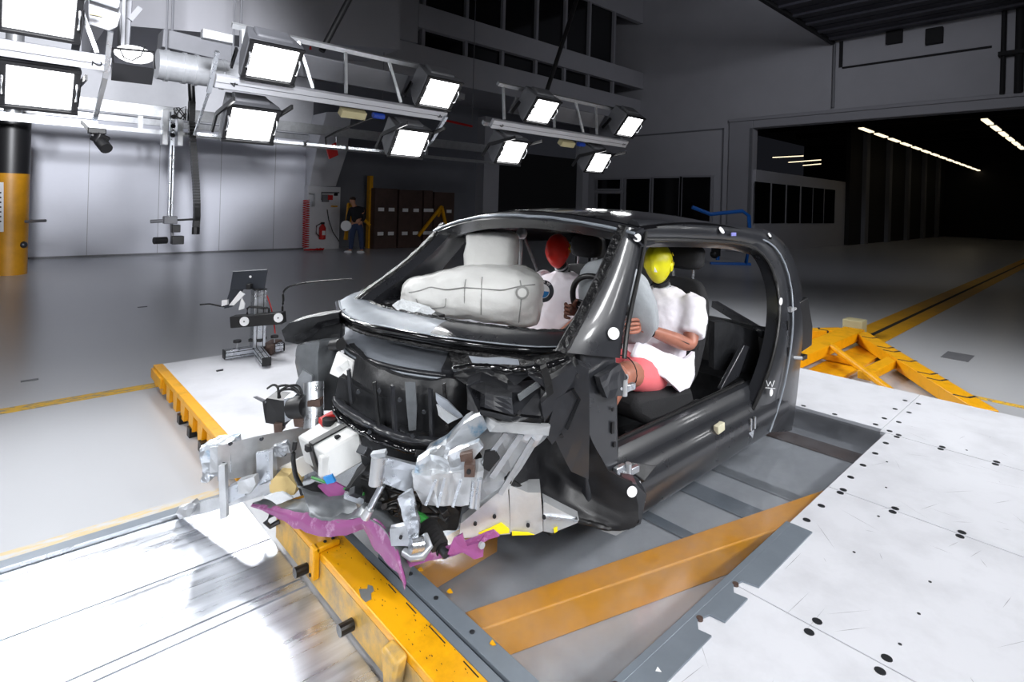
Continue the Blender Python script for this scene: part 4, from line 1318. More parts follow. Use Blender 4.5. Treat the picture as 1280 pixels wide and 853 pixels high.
# white targets on the shell
for (px, py, y, r, nr) in ((796, 297, 1.565, .022, (-.4, -.8, .3)), (902, 288, 1.555, .022, (0, -.8, .5)), (767, 417, 1.455, .026, (-.5, -.8, .2)), (976, 377, 1.47, .024, (0, -1, 0)), (964, 491, 1.43, .022, (0, -1, 0)),
                        (790, 615, 1.385, .022, (-.5, -1, 0.1)), (962, 294, 1.57, .016, (0, -.8, .5))):
    p = at(px, py, Y=y) if px != 790 else at(790, 615, D=2.255)
    G().disc(p, nr, r, .004, 18).build('target_sticker', 'sticker', car)
p = at(917, 293, Y=1.55)
G().box(p, (.06, .004, .02)).build('barcode_label', mat('lilac_label', s(130, 130, 200), .5), car)
wp = [(958, 476), (960, 483), (963, 477), (965, 484), (968, 476)]
G().tube([at(a, b, Y=1.43) for a, b in wp], .0022, 4).tube([at(a, b, Y=1.43) for a, b in ((957, 485), (969, 486))], .0022, 4).build('marker_scribble', 'sticker', car)
G().tube([at(a, b, Y=1.43) for a, b in ((783, 598), (788, 601), (784, 604), (790, 607))], .002, 4).build('marker_scribble', 'sticker', car)
G().tube([at(a, b, Y=1.42) for a, b in ((800, 602), (806, 628))], .003, 4).build('marker_scribble', 'sticker', car)
# floor, tunnel, rear bulkhead, inner far side
G().span((1.75, 1.6, .10), (4.2, 3.0, .15)).build('floor_pan', 'carbon_matt', car, bevel=.01)
G().span((2.2, 2.2, .15), (3.9, 2.4, .27)).build('tunnel', 'carbon_matt', car, bevel=.03)
G().grid([[V((3.62 + .03 * math.sin(i), 1.6 + 1.4 * i / 6, .16)), V((3.66, 1.6 + 1.4 * i / 6, .36)), V((3.86, 1.6 + 1.4 * i / 6, .40)), V((3.95, 1.6 + 1.4 * i / 6, .70))] for i in range(7)], (.04, 0, 0)).build('rear_bulkhead', 'carbon_matt', car, crumple=.008, cs=8)
G().prism(ys_([(893, 403, 1.75), (912, 404, 1.72), (958, 418, 1.68), (968, 440, 1.62), (960, 470, 1.62), (893, 462, 1.75)]), (.04, .06, 0)).build('rear_side_panel', 'carbon_matt', car, crumple=.004, cs=12)
G().prism([V((3.3, 1.63, .40)), V((3.52, 1.62, .44)), V((3.64, 1.61, .62)), V((3.56, 1.61, .64)), V((3.40, 1.62, .50))], (0, .03, 0)).build('inner_gusset', 'carbon', car, bevel=.006)
G().bar(V((3.9, 1.62, .66)), V((4.3, 2.2, .74)), .05, .05).bar(V((3.9, 2.98, .66)), V((4.3, 2.5, .74)), .05, .05).build('tail_strut', 'carbon', car)
# seats
def seat(yc):
    st = G().loft([[V((2.45, yc - .23, .42)), V((2.45, yc + .23, .42)), V((2.45, yc + .22, .52)), V((2.45, yc - .22, .52))],
                   [V((2.55, yc - .26, .36)), V((2.55, yc + .26, .36)), V((2.55, yc + .24, .535)), V((2.55, yc - .24, .535))],
                   [V((2.95, yc - .26, .33)), V((2.95, yc + .26, .33)), V((2.95, yc + .22, .48)), V((2.95, yc - .22, .48))],
                   [V((3.06, yc - .24, .33)), V((3.06, yc + .24, .33)), V((3.06, yc + .2, .46)), V((3.06, yc - .2, .46))]]).build('seat', 'black_soft', car, bevel=.04)
    rings = []
    for (z, x, hw2, d, wing) in ((.42, 3.00, .2, .12, .05), (.55, 3.03, .235, .13, .08), (.75, 3.09, .245, .13, .08), (.92, 3.15, .235, .12, .06), (1.03, 3.19, .17, .1, .03), (1.075, 3.21, .12, .07, .01)):
        rings.append([V((x, yc - hw2 * .5, z)), V((x - wing, yc - hw2, z)), V((x + .03, yc - hw2 - .015, z)), V((x + d, yc - hw2 * .8, z)),
                      V((x + d + .02, yc, z)), V((x + d, yc + hw2 * .8, z)), V((x + .03, yc + hw2 + .015, z)), V((x - wing, yc + hw2, z)), V((x, yc + hw2 * .5, z))])
    G().loft(rings).build('backrest', 'black_soft', st, sub=2)
    G().sph((3.27, yc, 1.205), (.06, .135, .085), 20, rotm(0, .15, 0), e=.6).build('headrest', 'black_soft', st, smooth=60)
    for k in (-.07, .07):
        G().cyl((3.255, yc + k, 1.0), (3.27, yc + k, 1.16), .008, 8).build('headrest_post', 'alu', st, smooth=40)
    G().loft([[V((2.5, yc - .27, .3)), V((2.5, yc - .235, .3)), V((2.5, yc - .235, .38)), V((2.5, yc - .27, .38))],
              [V((3.05, yc - .285, .24)), V((3.05, yc - .235, .24)), V((3.05, yc - .235, .40)), V((3.05, yc - .285, .40))]]).build('seat_trim', 'black', st, bevel=.015)
    for x in (2.72, 2.86):
        G().cyl((x, yc - .29, .32), (x, yc - .27, .32), .035, 14).build('seat_knob', 'black', st, smooth=40)
    G().span((2.45, yc - .2, .15), (3.05, yc - .16, .33)).span((2.45, yc + .16, .15), (3.05, yc + .2, .33)).build('seat_rail', 'bolt', st)
    return st
seat(1.89)
seat(2.71)
# cowl: upper ring, fascia, shelf
Co = [at(px, py, Z=z) for px, py, z in ((424, 377, .89), (426, 388, .885), (440, 399, .88), (468, 407, .88), (500, 413, .88), (545, 421, .88), (585, 427, .88), (630, 432, .88), (680, 437, .885), (722, 434, .90))]
Cn = [at(px, py, Z=z) for px, py, z in ((452, 364, .91), (456, 371, .905), (464, 379, .90), (484, 386, .90), (512, 391, .90), (552, 400, .90), (595, 405, .90), (640, 411, .90), (690, 415, .90), (735, 412, .92))]
N = 30
Co, Cn = smooth(resample(Co, N), 3), smooth(resample(Cn, N), 3)
def strip(a, b, i0, i1, m_=4, bulge=.012):
    return [[a[i].lerp(b[i], j / (m_ - 1)) + UP * bulge * math.sin(PI * j / (m_ - 1)) for j in range(m_)] for i in range(i0, i1)]
G().grid(strip(Co, Cn, 0, 18), (.01, 0, -.025)).build('cowl_ring', 'cowl_grey', car, smooth=50)
G().grid(strip(Co, Cn, 17, N), (.01, 0, -.025)).build('cowl_ring', 'carbon', car, smooth=50)
lip = [p + V((-.012, 0, -.008)) for p in Co]
G().tube(lip, .014, 8).build('cowl_lip', 'carbon_gloss', car, smooth=50)
G().tube([p + UP * .004 for p in Co], .005, 6).build('cowl_bright_edge', 'cowl_grey', car, smooth=50)
G().tube([p + V((0, 0, -.004)) for p in Cn], .012, 8).build('cowl_glue', 'glue', car, crumple=.006, cs=50, wn=2)
Cl = [p + V((.012, 0, -.055)) for p in Co]
Cl2 = [p + V((.05, 0, -.085)) for p in Co]
G().grid([[Co[i] + V((-.01, 0, -.016)), Cl[i].lerp(Co[i], .5) + V((-.012, 0, 0)), Cl[i], Cl2[i]] for i in range(N)], (.015, 0, 0)).build('cowl_fascia', 'carbon_gloss', car, smooth=50)
G().tube([p + V((-.008, 0, 0)) for p in Cl], .009, 6).build('fascia_bead', 'glue', car, crumple=.004, cs=60, wn=2)
# dash bar behind the ring
G().sweep([p + V((.07, 0, -.07)) for p in Cn[3:]], [(-.05, -.05), (.06, -.05), (.06, .035), (-.05, .05)]).build('dashboard', 'black', car, smooth=40)
G().prism(ys_([(495, 378, 2.75), (530, 388, 2.62), (538, 394, 2.6), (520, 390, 2.6), (512, 392, 2.62), (505, 387, 2.66), (497, 388, 2.68), (490, 382, 2.72)]), (.05, .02, .012)).build('torn_fleece', 'torn', car, crumple=.004, cs=40, wn=3)
G().box(at(548, 398, D=3.05), (.05, .06, .05)).build('dash_connector', 'black', car, bevel=.006)
# shelf below
So = [at(px, py, Z=.72) for px, py in ((426, 416), (427, 428), (440, 441), (462, 452), (490, 460), (522, 466), (558, 470))]
Si = [at(px, py, Z=.735) for px, py in ((432, 409), (440, 412), (462, 415), (490, 420), (515, 425), (540, 431), (568, 437))]
n2 = 18
So, Si = smooth(resample(So, n2)), smooth(resample(Si, n2))
G().grid([[So[i].lerp(Si[i], j / 3) for j in range(4)] for i in range(n2)], (.0, 0, -.02)).build('cowl_shelf', 'shelf_grey', car, smooth=50)
G().tube(So, .014, 8).build('shelf_rim', 'carbon', car, smooth=50)
G().tube([p + V((-.012, 0, -.012)) for p in So], .006, 6).build('shelf_edge', 'cowl_grey', car, smooth=50)
G().grid([[So[i] + V((0, 0, -.014)), So[i] + V((.015, 0, -.07)), So[i] + V((.05, 0, -.10))] for i in range(n2)], (.02, 0, 0)).build('shelf_fascia', 'glue', car, smooth=50, crumple=.006, cs=25, wn=1)
a, b = So[-1], Si[-1]
G().sweep([a + V((0, -.01, .01)), b + V((.02, -.01, .03)), b + V((.08, -.0, .08))], [(-.03, -.02), (.03, -.02), (.03, .02), (-.03, .02)]).build('shelf_end_frame', 'carbon', car, crumple=.004, cs=20)
# firewall below the shelf
fw0 = [at(px, py, Z=.63) for px, py in ((424, 455), (432, 470), (455, 490), (490, 502), (530, 508), (566, 510), (595, 500))]
fw0 = smooth(resample(fw0, 14))
rows = []
for i, p in enumerate(fw0):
    t = i / 13
    rows.append([p + V((.05, 0, .1)), p + V((.02, 0, .03)), p + V((.02, 0, -.12)), p + V((.05 - .04 * math.sin(t * 9), 0, -.22)), p + V((.04, .0, -.32)), p + V((.13, 0, -.40)), p + V((.3, 0, -.43))])
G().grid(rows, (.03, 0, 0)).build('firewall', 'carbon_matt', car, crumple=.012, cs=7, smooth=50, wn=2)
G().grid([[at(px, py, D=2.5 - k * .004) for k, (px, py) in enumerate(r)] for r in (((424, 470), (470, 497), (520, 505)), ((421, 492), (468, 520), (520, 535)), ((428, 515), (470, 545), (520, 556)))], (.03, .02, 0)).build('firewall_panel', 'carbon_matt', car, crumple=.01, cs=9, wn=3, smooth=40)
tp_ = [at(px, py, D=2.38) for px, py in ((506, 478), (519, 478), (521, 507), (520, 538), (511, 539), (508, 507))]
G().prism(tp_, FW * .006).build('tape_strip', 'grey_lam', car)
lowlip = smooth(resample([at(px, py, D=d) for px, py, d in ((420, 498, 2.52), (424, 508, 2.48), (440, 517, 2.42), (462, 530, 2.38), (488, 543, 2.36), (520, 551, 2.34), (556, 553, 2.32))], 20))
G().tube(lowlip, .02, 8).build('firewall_lip', 'carbon', car, crumple=.004, cs=20, smooth=60)
G().tube([p + V((-.004, 0, -.045)) for p in lowlip], .016, 8).build('firewall_flange', 'carbon_gloss', car, crumple=.006, cs=20, smooth=60)
for (x0, y0, x1, y1, d, m_) in ((436, 462, 440, 505, 2.47, 'carbon'), (468, 478, 474, 532, 2.37, 'rubber'), (490, 482, 494, 540, 2.36, 'carbon'), (538, 486, 540, 546, 2.34, 'carbon'), (555, 480, 560, 545, 2.33, 'glue')):
    G().bar(at(x0, y0, D=d), at(x1, y1, D=d), .022, .012).build('firewall_rib', m_, car, crumple=.003, cs=30)
for px, py, d in ((448, 490, 2.42), (474, 488, 2.38), (500, 500, 2.36), (530, 515, 2.34), (462, 540, 2.37), (516, 545, 2.33)):
    G().disc(at(px, py, D=d - .01), -FW, .009, .01, 10).build('firewall_stud', 'bolt', car)
shard('torn_blue_sheet', [(544, 492), (566, 508), (580, 520), (566, 526), (550, 514)], 2.28, 'shelf_grey', .01, .01, 16)
shard('torn_white_sheet', [(546, 506), (572, 524), (560, 530), (548, 520)], 2.24, 'alu_white', .008, .006, 16)
# near crumpled corner: bonded black members
shard('corner_member', [(583, 482, 2.25), (600, 476, 2.3), (634, 492, 2.2), (676, 486, 2.2), (690, 497, 2.15), (676, 528, 2.12), (640, 526, 2.12), (600, 518, 2.15), (584, 512, 2.2)], 2.2, 'carbon', .12, .003, 10)
shard('corner_bar', [(660, 470), (688, 476), (718, 458), (722, 470), (692, 512), (680, 528), (676, 505), (688, 490)], 2.12, 'carbon', .07, .0025, 12)
shard('upper_member', [(560, 440, 2.6), (610, 442, 2.5), (665, 452, 2.35), (720, 446, 2.3), (722, 462, 2.28), (668, 468, 2.3), (610, 462, 2.45), (568, 466, 2.5)], 2.4, 'glue', .08, .012, 12)
shard('bonded_fold', [(566, 470, 2.45), (610, 462, 2.42), (636, 470, 2.35), (650, 484, 2.3), (632, 490, 2.3), (600, 476, 2.4), (580, 480, 2.4)], 2.4, 'carbon_matt', .06, .012, 14)
shard('fold_edge', [(632, 470), (668, 455), (672, 462), (645, 482)], 2.28, 'carbon', .03, .006, 20)
shard('fold_strut', [(647, 495), (672, 478), (676, 483), (650, 502)], 2.15, 'grey_lam', .02, .002)
shard('dark_rib', [(676, 462), (684, 458), (692, 492), (684, 498)], 2.1, 'rubber', .05, .004)
shard('side_member', [(684, 486), (724, 456), (736, 462), (737, 530), (736, 600), (714, 590), (694, 550), (684, 520)], 2.18, 'carbon', .08, .003, 9)
shard('foil_patch', [(586, 446), (648, 450), (650, 457), (590, 454)], 2.28, 'shelf_grey', .01, .006, 18)
shard('member_lip', [(600, 512, 2.1), (640, 521, 2.06), (678, 524, 2.06), (676, 530, 2.06), (640, 528, 2.06), (600, 519, 2.1)], 2.1, 'carbon_gloss', .03, .001)
shard('member_face', [(606, 494, 2.13), (640, 500, 2.06), (642, 519, 2.06), (606, 510, 2.1)], 2.1, 'carbon', .02, .0015)
shard('member_top', [(588, 484, 2.2), (606, 479, 2.28), (640, 492, 2.16), (640, 499, 2.08), (606, 493, 2.14)], 2.1, 'carbon_matt', .02, .002)
shard('bracket_plate', [(694, 500), (714, 488), (722, 500), (706, 536), (690, 556), (682, 546)], 2.12, 'carbon', .02, .002, 18)
shard('bracket_edge', [(714, 488), (718, 487), (726, 500), (710, 538), (706, 536), (722, 500)], 2.11, 'carbon_gloss', .02, .001)
G().tube(smooth(resample([at(px, py, D=2.2) for px, py in ((566, 462), (600, 456), (640, 464), (676, 460), (712, 448))], 14)), .012, 8).build('upper_bead', 'carbon_gloss', car, crumple=.005, cs=30, smooth=60)
for px, py, d in ((649, 516, 2.07), (702, 545, 2.14), (722, 470, 2.12)):
    G().disc(at(px, py, D=d), -FW, .008, .012, 10).build('member_hole', 'dark', car)
# wheel-arch liner, big dark bowl below the corner
wl = [[(690, 492), (714, 500), (736, 540), (760, 590), (790, 604)], [(676, 515), (700, 545), (722, 580), (752, 608), (797, 632)], [(656, 548), (684, 580), (712, 606), (750, 628), (799, 650)],
      [(640, 585), (672, 606), (706, 626), (748, 648), (794, 660)], [(633, 598), (668, 622), (700, 641), (744, 656), (780, 663)]]
dp = [[2.22, 2.26, 2.3, 2.3, 2.31], [2.25, 2.34, 2.36, 2.34, 2.29], [2.22, 2.36, 2.4, 2.36, 2.27], [2.16, 2.3, 2.36, 2.34, 2.27], [2.14, 2.24, 2.3, 2.32, 2.29]]
G().grid([[at(wl[i][j][0], wl[i][j][1], D=dp[i][j] - .04) for j in range(5)] for i in range(5)], FW * .02).build('wheel_arch_liner', 'liner', car, crumple=.006, cs=10, wn=3, smooth=60)
G().tube(smooth(resample([at(px, py, D=d) for px, py, d in ((633, 598, 2.1), (668, 623, 2.2), (700, 642, 2.26), (744, 658, 2.28), (782, 664, 2.27), (798, 650, 2.26))], 16)), .012, 8).build('liner_lip', 'rubber', car, crumple=.003, cs=30)
shard('sill_nose', [(780, 603), (796, 606), (808, 618), (801, 655), (785, 663), (779, 630)], 2.275, 'carbon', .08, .0015, 12)
# steering wheel, driver and passenger airbags
wc = V((2.42, 1.90, .965))
WR = rotm(0, math.radians(68 - 90), 0)
stw = G().tube([wc + WR @ V((0, .185 * math.cos(a), .185 * math.sin(a))) for a in [2 * PI * k / 36 for k in range(37)]], .0165, 10).build('steering_wheel', 'black', car, smooth=60)
G().sph(wc + WR @ V((-.03, 0, 0)), (.05, .085, .075), 16, WR).build('wheel_hub', 'black', stw, smooth=60)
for a in (0, PI, -PI / 2):
    G().bar(wc + WR @ V((-.01, .05 * math.cos(a), .05 * math.sin(a))), wc + WR @ V((0, .18 * math.cos(a), .18 * math.sin(a))), .04, .02, up=V((1, 0, 0))).build('wheel_spoke', 'black', stw, bevel=.006)
G().tube([wc + WR @ V((.0, .186 * math.cos(a), .186 * math.sin(a))) for a in (PI * 1.02, PI * 1.08, PI * 1.15, PI * 1.25, PI * 1.35)], .018, 10).build('wheel_chrome', 'alu', stw, smooth=60)
G().cyl(wc + WR @ V((-.05, 0, 0)), wc + WR @ V((-.40, 0, -.05)), .05, 14).build('steering_column', 'black', car, smooth=40)
def bumpy(k, amp, sd):
    return lambda d: d * (1 + amp * noise.noise(d * k + V((sd, 0, 0))))
db = G().sph(wc + WR @ V((.115, -.03, -.02)), (.09, .255, .25), 48, WR, fn=bumpy(2.5, .08, 3), e=.85).build('driver_airbag', 'bag_grey', car, smooth=80)
for v in db.data.vertices:
    a = math.atan2(v.co.z, v.co.y)
    v.co += V((0, 0, 1)) * 0.007 * math.sin(a * 30) + V((.012 * math.sin(a * 23), 0, 0))
# the big cushion: its long side lies across the windscreen
BX = (FW * .9 + RT * .15).normalized()
BY = V((-BX.y, BX.x, 0))
BR = Matrix((BX, BY, UP)).transposed()
bc = at(594, 366, D=3.40)
st_ = [(677, 356, 392, .08), (675, 347, 404, .19), (668, 340, 407, .24), (650, 334, 405, .27), (628, 331, 401, .29), (605, 330, 397, .29), (586, 331, 393, .28), (565, 336, 391, .27), (543, 341, 389, .24), (528, 345, 387, .22), (514, 348, 384, .18), (506, 354, 381, .12), (502, 362, 376, .05)]
rings = []
for (px, y0, y1, dp_) in st_:
    a, b = at(px, y0, D=3.42), at(px, y1, D=3.42)
    c_, hz_ = (a + b) / 2, (a - b).length / 2
    ring_ = []
    for k in range(28):
        th = 2 * PI * k / 28
        sg = lambda q, e: math.copysign(abs(q) ** e, q)
        p = c_ + FW * (dp_ * sg(math.cos(th), .75)) + UP * (hz_ * sg(math.sin(th), .7))
        p = p + (p - bc).normalized() * (.03 * noise.noise(p * 6) + .018 * noise.noise(p * 15) + .012 * noise.noise(V((p.x * 5, p.y * 5, p.z * 30))))
        ring_.append(p)
    rings.append(ring_)
pbag = G().loft(rings).build('passenger_airbag', 'bag', car, sub=2)
folds(pbag, .03, .10)
G().sph(at(615, 318, D=3.62), (.14, .165, .16), 36, BR, fn=bumpy(2.6, .08, 5), e=.45).build('airbag_upper_lobe', 'bag', pbag, smooth=80)
folds([q for q in bpy.data.objects if q.name == 'airbag_upper_lobe'][0], .03, .07)
for k, pts in enumerate((((586, 335), (590, 352), (583, 370), (572, 385)), ((601, 338), (604, 360), (603, 385)), ((648, 345), (654, 370), (652, 400)), ((520, 358), (560, 352), (590, 352)), ((534, 366), (534, 385)), ((556, 362), (552, 385)), ((592, 354), (640, 352), (668, 350)))):
    o = [V(at(px, py, D=3.40)) for px, py in pts]
    # seam lies on the cushion: pull it to the surface along the line of its bulge
    path = []
    inv = pbag
    for p in resample(o, 14):
        loc = p - parent_loc(pbag)
        ok, hit, nrm, fi = False, None, None, None
        path.append(p)
    PATHS = path
    g = G()
    cen = bc
    pr_ = []
    verts = [v.co + parent_loc(pbag) for v in pbag.data.vertices]
    for p in path:
        # nearest bag vertex that faces the windscreen side
        best = min((v for v in verts if (v - cen).dot(FW) < .02), key=lambda v: ((v - p) - FW * (v - p).dot(FW)).length)
        pr_.append(best)
    pr_ = smooth(pr_, 3)
    G().tube([q - FW * .004 for q in pr_], .0035, 5).build('airbag_seam', 'seam', pbag)
verts = [v.co + parent_loc(pbag) for v in pbag.data.vertices]
q = at(641, 360, D=3.3)
best = min((v for v in verts if (v - bc).dot(FW) < .02), key=lambda v: ((v - q) - FW * (v - q).dot(FW)).length)
G().disc(best - FW * .004, -FW + UP * .2, .038, .006, 20).build('vent_patch', 'seam', pbag)
G().disc(best - FW * .009, -FW + UP * .2, .026, .006, 20).build('vent_patch', 'bag', pbag)
# mirror bracket and light rod seen through the windscreen
p = at(652, 292, D=3.75)
G().sph(p, .04, 12).tube([p, at(650, 332, D=3.75)], .012, 6).build('rod_sensor', 'steel', car, smooth=40)
G().tube([p + V((0, 0, .02)), at(672, 340, D=4.2)], .012, 6).build('belt_strap', 'black', car)
for (y, x) in ((2.94, 3.45),):
    G().bar(V((x, y, 1.25)), V((x - .05, y, .5)), .045, .004, up=V((0, 1, 0))).build('seat_belt', 'black_soft', car)

# ---------------------------------------------- torn front structure (far side first)
# far wing remains and strut tower
wing = [(352, 412), (362, 403), (392, 396), (424, 391), (426, 408), (424, 424), (398, 425), (372, 431), (356, 428)]
shard('wing_remnant', wing, 3.05, 'carbon_matt', .10, .008, 9)
shard('wing_flange', [(366, 420), (386, 414), (398, 402), (424, 398), (424, 405), (402, 409), (392, 420), (370, 428)], 3.0, 'carbon_gloss', .03, .003, 10)
st_pts = [[(372, 432), (398, 427), (424, 426)], [(370, 455), (396, 452), (424, 455)], [(376, 482), (398, 485), (420, 490)], [(378, 512), (396, 514), (418, 513)]]
G().grid([[at(px, py, D=3.02 - .1 * (j == 1) + .02 * i) for j, (px, py) in enumerate(r)] for i, r in enumerate(st_pts)], FW * .05).build('strut_tower', 'grey_lam', car, crumple=.012, cs=8, wn=3, smooth=60)
shard('tower_bracket', [(368, 485), (378, 463), (390, 470), (388, 500), (372, 500)], 2.95, 'alu_matt', .02, .004)
G().tube([at(392, 478, D=2.85), at(392, 535, D=2.78)], .05, 12).build('silver_pillar', 'alu', car, smooth=40)
shard('rust_clip', [(384, 502), (400, 500), (400, 509), (384, 509)], 2.76, 'brown', .05, .002)
shard('white_bracket', [(421, 441), (441, 453), (437, 479), (412, 467)], 2.62, 'white', .03, .0)
shard('bracket_tab', [(425, 458), (434, 451), (436, 458), (430, 464)], 2.60, 'battery', .012, .001)
G().cyl(at(416, 432, D=2.9), at(426, 431, D=2.85), .03).build('round_bush', 'black', car, smooth=40)
# far longitudinal rail with its plates
rail = G().loft([[at(272, 558, Y=2.93), at(272, 602, Y=2.93), at(272, 602, Y=3.0), at(272, 558, Y=3.0)],
                 [at(320, 546, Y=2.93), at(320, 594, Y=2.93), at(320, 594, Y=3.0), at(320, 546, Y=3.0)],
                 [at(368, 536, Y=2.93), at(368, 584, Y=2.93), at(368, 584, Y=3.0), at(368, 536, Y=3.0)],
                 [at(400, 528, Y=2.93), at(400, 575, Y=2.93), at(400, 575, Y=3.0), at(400, 528, Y=3.0)]]).build('front_rail', 'alu_white', car, crumple=.002, cs=8)
shard('crash_cap', [(248, 562), (258, 557), (286, 555), (285, 590), (262, 595), (258, 606), (248, 604), (252, 585)], 2.78, 'alu_blue', .12, .014, 16, 3)
shard('cap_plate', [(262, 560), (285, 557), (285, 588), (262, 592)], 2.74, 'alu_white', .012, .003, 20)
rt = [(275, 566), (278, 574)]
for px, py in ((276, 572), (279, 580), (288, 555), (327, 549), (352, 560), (356, 568), (347, 564)):
    G().disc(at(px, py, D=2.72 if px < 300 else 2.76), -FW, .009, .01, 10).build('bolt', 'bolt', rail)
shard('cap_flange', [(285, 553), (288, 553), (289, 590), (286, 592)], 2.74, 'alu', .03, .001)
shard('rail_plate', [(320, 567), (338, 563), (338, 617), (334, 620), (321, 618)], 2.72, 'alu', .02, .002)
shard('rail_plate_flange', [(336, 563), (341, 562), (341, 610), (338, 617)], 2.72, 'steel', .05, .002)
shard('rail_post', [(273, 583), (281, 582), (283, 648), (275, 650)], 2.66, 'alu_white', .03, .002)
shard('lug_cluster', [(343, 558), (358, 552), (361, 566), (350, 574), (342, 570)], 2.74, 'alu_matt', .02, .012, 40, 3)
# lower rail on the floor
low = G().loft([[at(px, yb, D=d), at(px, yt, D=d), at(px, yt, D=d + .06), at(px, yb, D=d + .06)] for px, yt, yb, d in ((222, 638, 648, 2.86), (250, 628, 643, 2.8), (285, 618, 634, 2.75), (320, 608, 622, 2.72), (338, 602, 616, 2.7))]).build('lower_rail', 'alu_white', car, crumple=.004, cs=14)
shard('lower_box', [(282, 612), (306, 601), (306, 620), (284, 630)], 2.68, 'alu', .05, .003)
shard('lower_clip', [(297, 602), (318, 597), (320, 606), (312, 618), (297, 618)], 2.66, 'alu_white', .04, .004)
shard('lower_tail', [(220, 640), (240, 628), (243, 632), (238, 645), (222, 650)], 2.78, 'steel', .04, .01, 30, 3)
# black module and fan on the rail
bm_ = at(347, 515, Y=2.95)
mod = shard('control_module', [(328, 503, 2.86), (334, 498, 2.86), (358, 502, 2.8), (356, 533, 2.8), (332, 529, 2.86)], 2.84, 'black', .12, .002, 20, 1)
shard('module_plate', [(355, 499), (366, 497), (366, 524), (356, 528)], 2.80, 'alu_matt', .1, .003)
G().cyl(at(366, 510, D=2.82), at(384, 508, D=2.78), .055, 16).build('blower_motor', 'black', car, smooth=40)
shard('module_foot', [(342, 530), (353, 529), (352, 540), (343, 541)], 2.80, 'brown', .05, .003)
shard('motor_foot', [(366, 522), (382, 520), (380, 534), (368, 534)], 2.78, 'brown', .05, .004)
shard('loose_tab', [(316, 497), (320, 496), (334, 502), (331, 505)], 2.86, 'grey_box', .01, .001)
for pts in (((334, 486), (342, 480), (348, 484), (348, 498)), ((348, 490), (360, 482), (374, 481), (380, 500)), ((346, 484), (356, 480), (372, 486), (386, 520)), ((350, 498), (348, 488), (366, 486), (376, 494))):
    G().tube(smooth(resample([at(px, py, D=2.8) for px, py in pts], 12)), .006, 6).build('module_cable', 'black', car, smooth=60)
# battery
bt = [(372, 548, 2.72), (412, 556, 2.42), (450, 536, 2.44), (410, 521, 2.76)]
bb = [(374, 585, 2.72), (412, 607, 2.42), (452, 578, 2.44), (410, 560, 2.76)]
T, B_ = [at(*p[:2], D=p[2]) for p in bt], [at(*p[:2], D=p[2]) for p in bb]
T = [at(372, 546, D=2.62), at(404, 566, D=2.42), at(449, 541, D=2.46), at(410, 521, D=2.66)]
dn_ = at(414, 601, D=2.42) - T[1]
B_ = [p + dn_ for p in T]
bat = G().loft([B_, [p.lerp(q, .5) for p, q in zip(B_, T)], T]).build('battery', 'battery', car, bevel=.008, crumple=.003, cs=10)
cT = (T[0] + T[2]) / 2
ex1, ex2 = (T[2] - T[1]), (T[0] - T[1])
P_ = lambda a, b, h=.004: T[1] + ex1 * a + ex2 * b + UP * h
G().prism([P_(-.02, .36), P_(1.0, .36), P_(1.0, .52), P_(-.02, .52)], UP * .008).build('battery_strap', 'black', bat)
nb = (ex2.cross(UP)).normalized()
if nb.dot(FW) > 0:
    nb = -nb
G().prism([P_(-.01, .36), P_(-.01, .52), P_(-.01, .52) + dn_ * 1.0, P_(-.01, .36) + dn_ * 1.0], nb * .01).build('battery_strap', 'black', bat)
G().box(P_(-.02, .44) + dn_ * .08 + nb * .012, (.03, .03, .03)).build('strap_buckle', 'black', bat, bevel=.004)
G().cyl(P_(.8, .8), P_(.8, .8, .03), .035, 14).build('terminal_cover', 'black', bat, smooth=40)
G().prism([P_(.55, .75, .01), P_(.62, 1.02, .01), P_(1.02, 1.02, .01), P_(1.02, .85, .01), P_(.75, .92, .01)], UP * .025).build('terminal_cap', 'red', bat, bevel=.004)
G().box(P_(.55, .2, .006), (.02, .02, .012)).build('terminal_post', 'dark', bat)
G().box(P_(.0, .05) + dn_ * .5 + nb * .005, (.05, .03, .09)).build('side_clip', 'battery', bat, bevel=.006)
G().tube(smooth(resample([at(px, py, D=2.5) for px, py in ((369, 552), (366, 572), (369, 595), (378, 612), (396, 628), (424, 636))], 24)), .011, 8).build('battery_cable', 'rubber', car, smooth=60)
# near aluminium structure
shard('tower_panel', [(592, 516, 2.25), (622, 529, 2.15), (687, 533, 2.05), (684, 546, 2.05), (668, 560, 2.1), (642, 600, 2.1), (622, 636, 2.12), (596, 640, 2.14), (600, 604, 2.16), (602, 570, 2.2), (588, 545, 2.22)], 2.15, 'alu_white', .03, .005, 9, 2)
shard('tower_top', [(598, 515, 2.2), (622, 529, 2.08), (688, 533, 1.98), (686, 545, 1.98), (640, 542, 2.02), (612, 540, 2.1)], 2.1, 'alu_white', .02, .003, 12)
for pts in (((648, 543), (655, 545), (618, 600), (612, 596)), ((630, 541), (635, 543), (606, 585), (602, 578)), ((664, 548), (668, 552), (628, 620), (622, 618))):
    shard('panel_rib', pts, 2.085, 'alu_matt', .012, .001)
shard('panel_opening', [(606, 566), (618, 564), (625, 574), (612, 590), (603, 585)], 2.08, 'dark', .02, .003)
shard('box_rail', [(602, 518), (610, 535), (600, 545), (566, 572), (545, 590), (524, 582), (533, 568), (556, 556), (580, 530)], 2.13, 'alu_blue', .10, .005, 10, 2)
shard('rail_top_fold', [(560, 568), (598, 552), (604, 560), (580, 590), (555, 596), (540, 590)], 2.06, 'alu_blue', .03, .006, 16, 2)
shard('crumpled_end', [(522, 578), (538, 570), (560, 572), (562, 592), (548, 600), (530, 598), (518, 592)], 2.05, 'alu_blue', .08, .012, 20, 3)
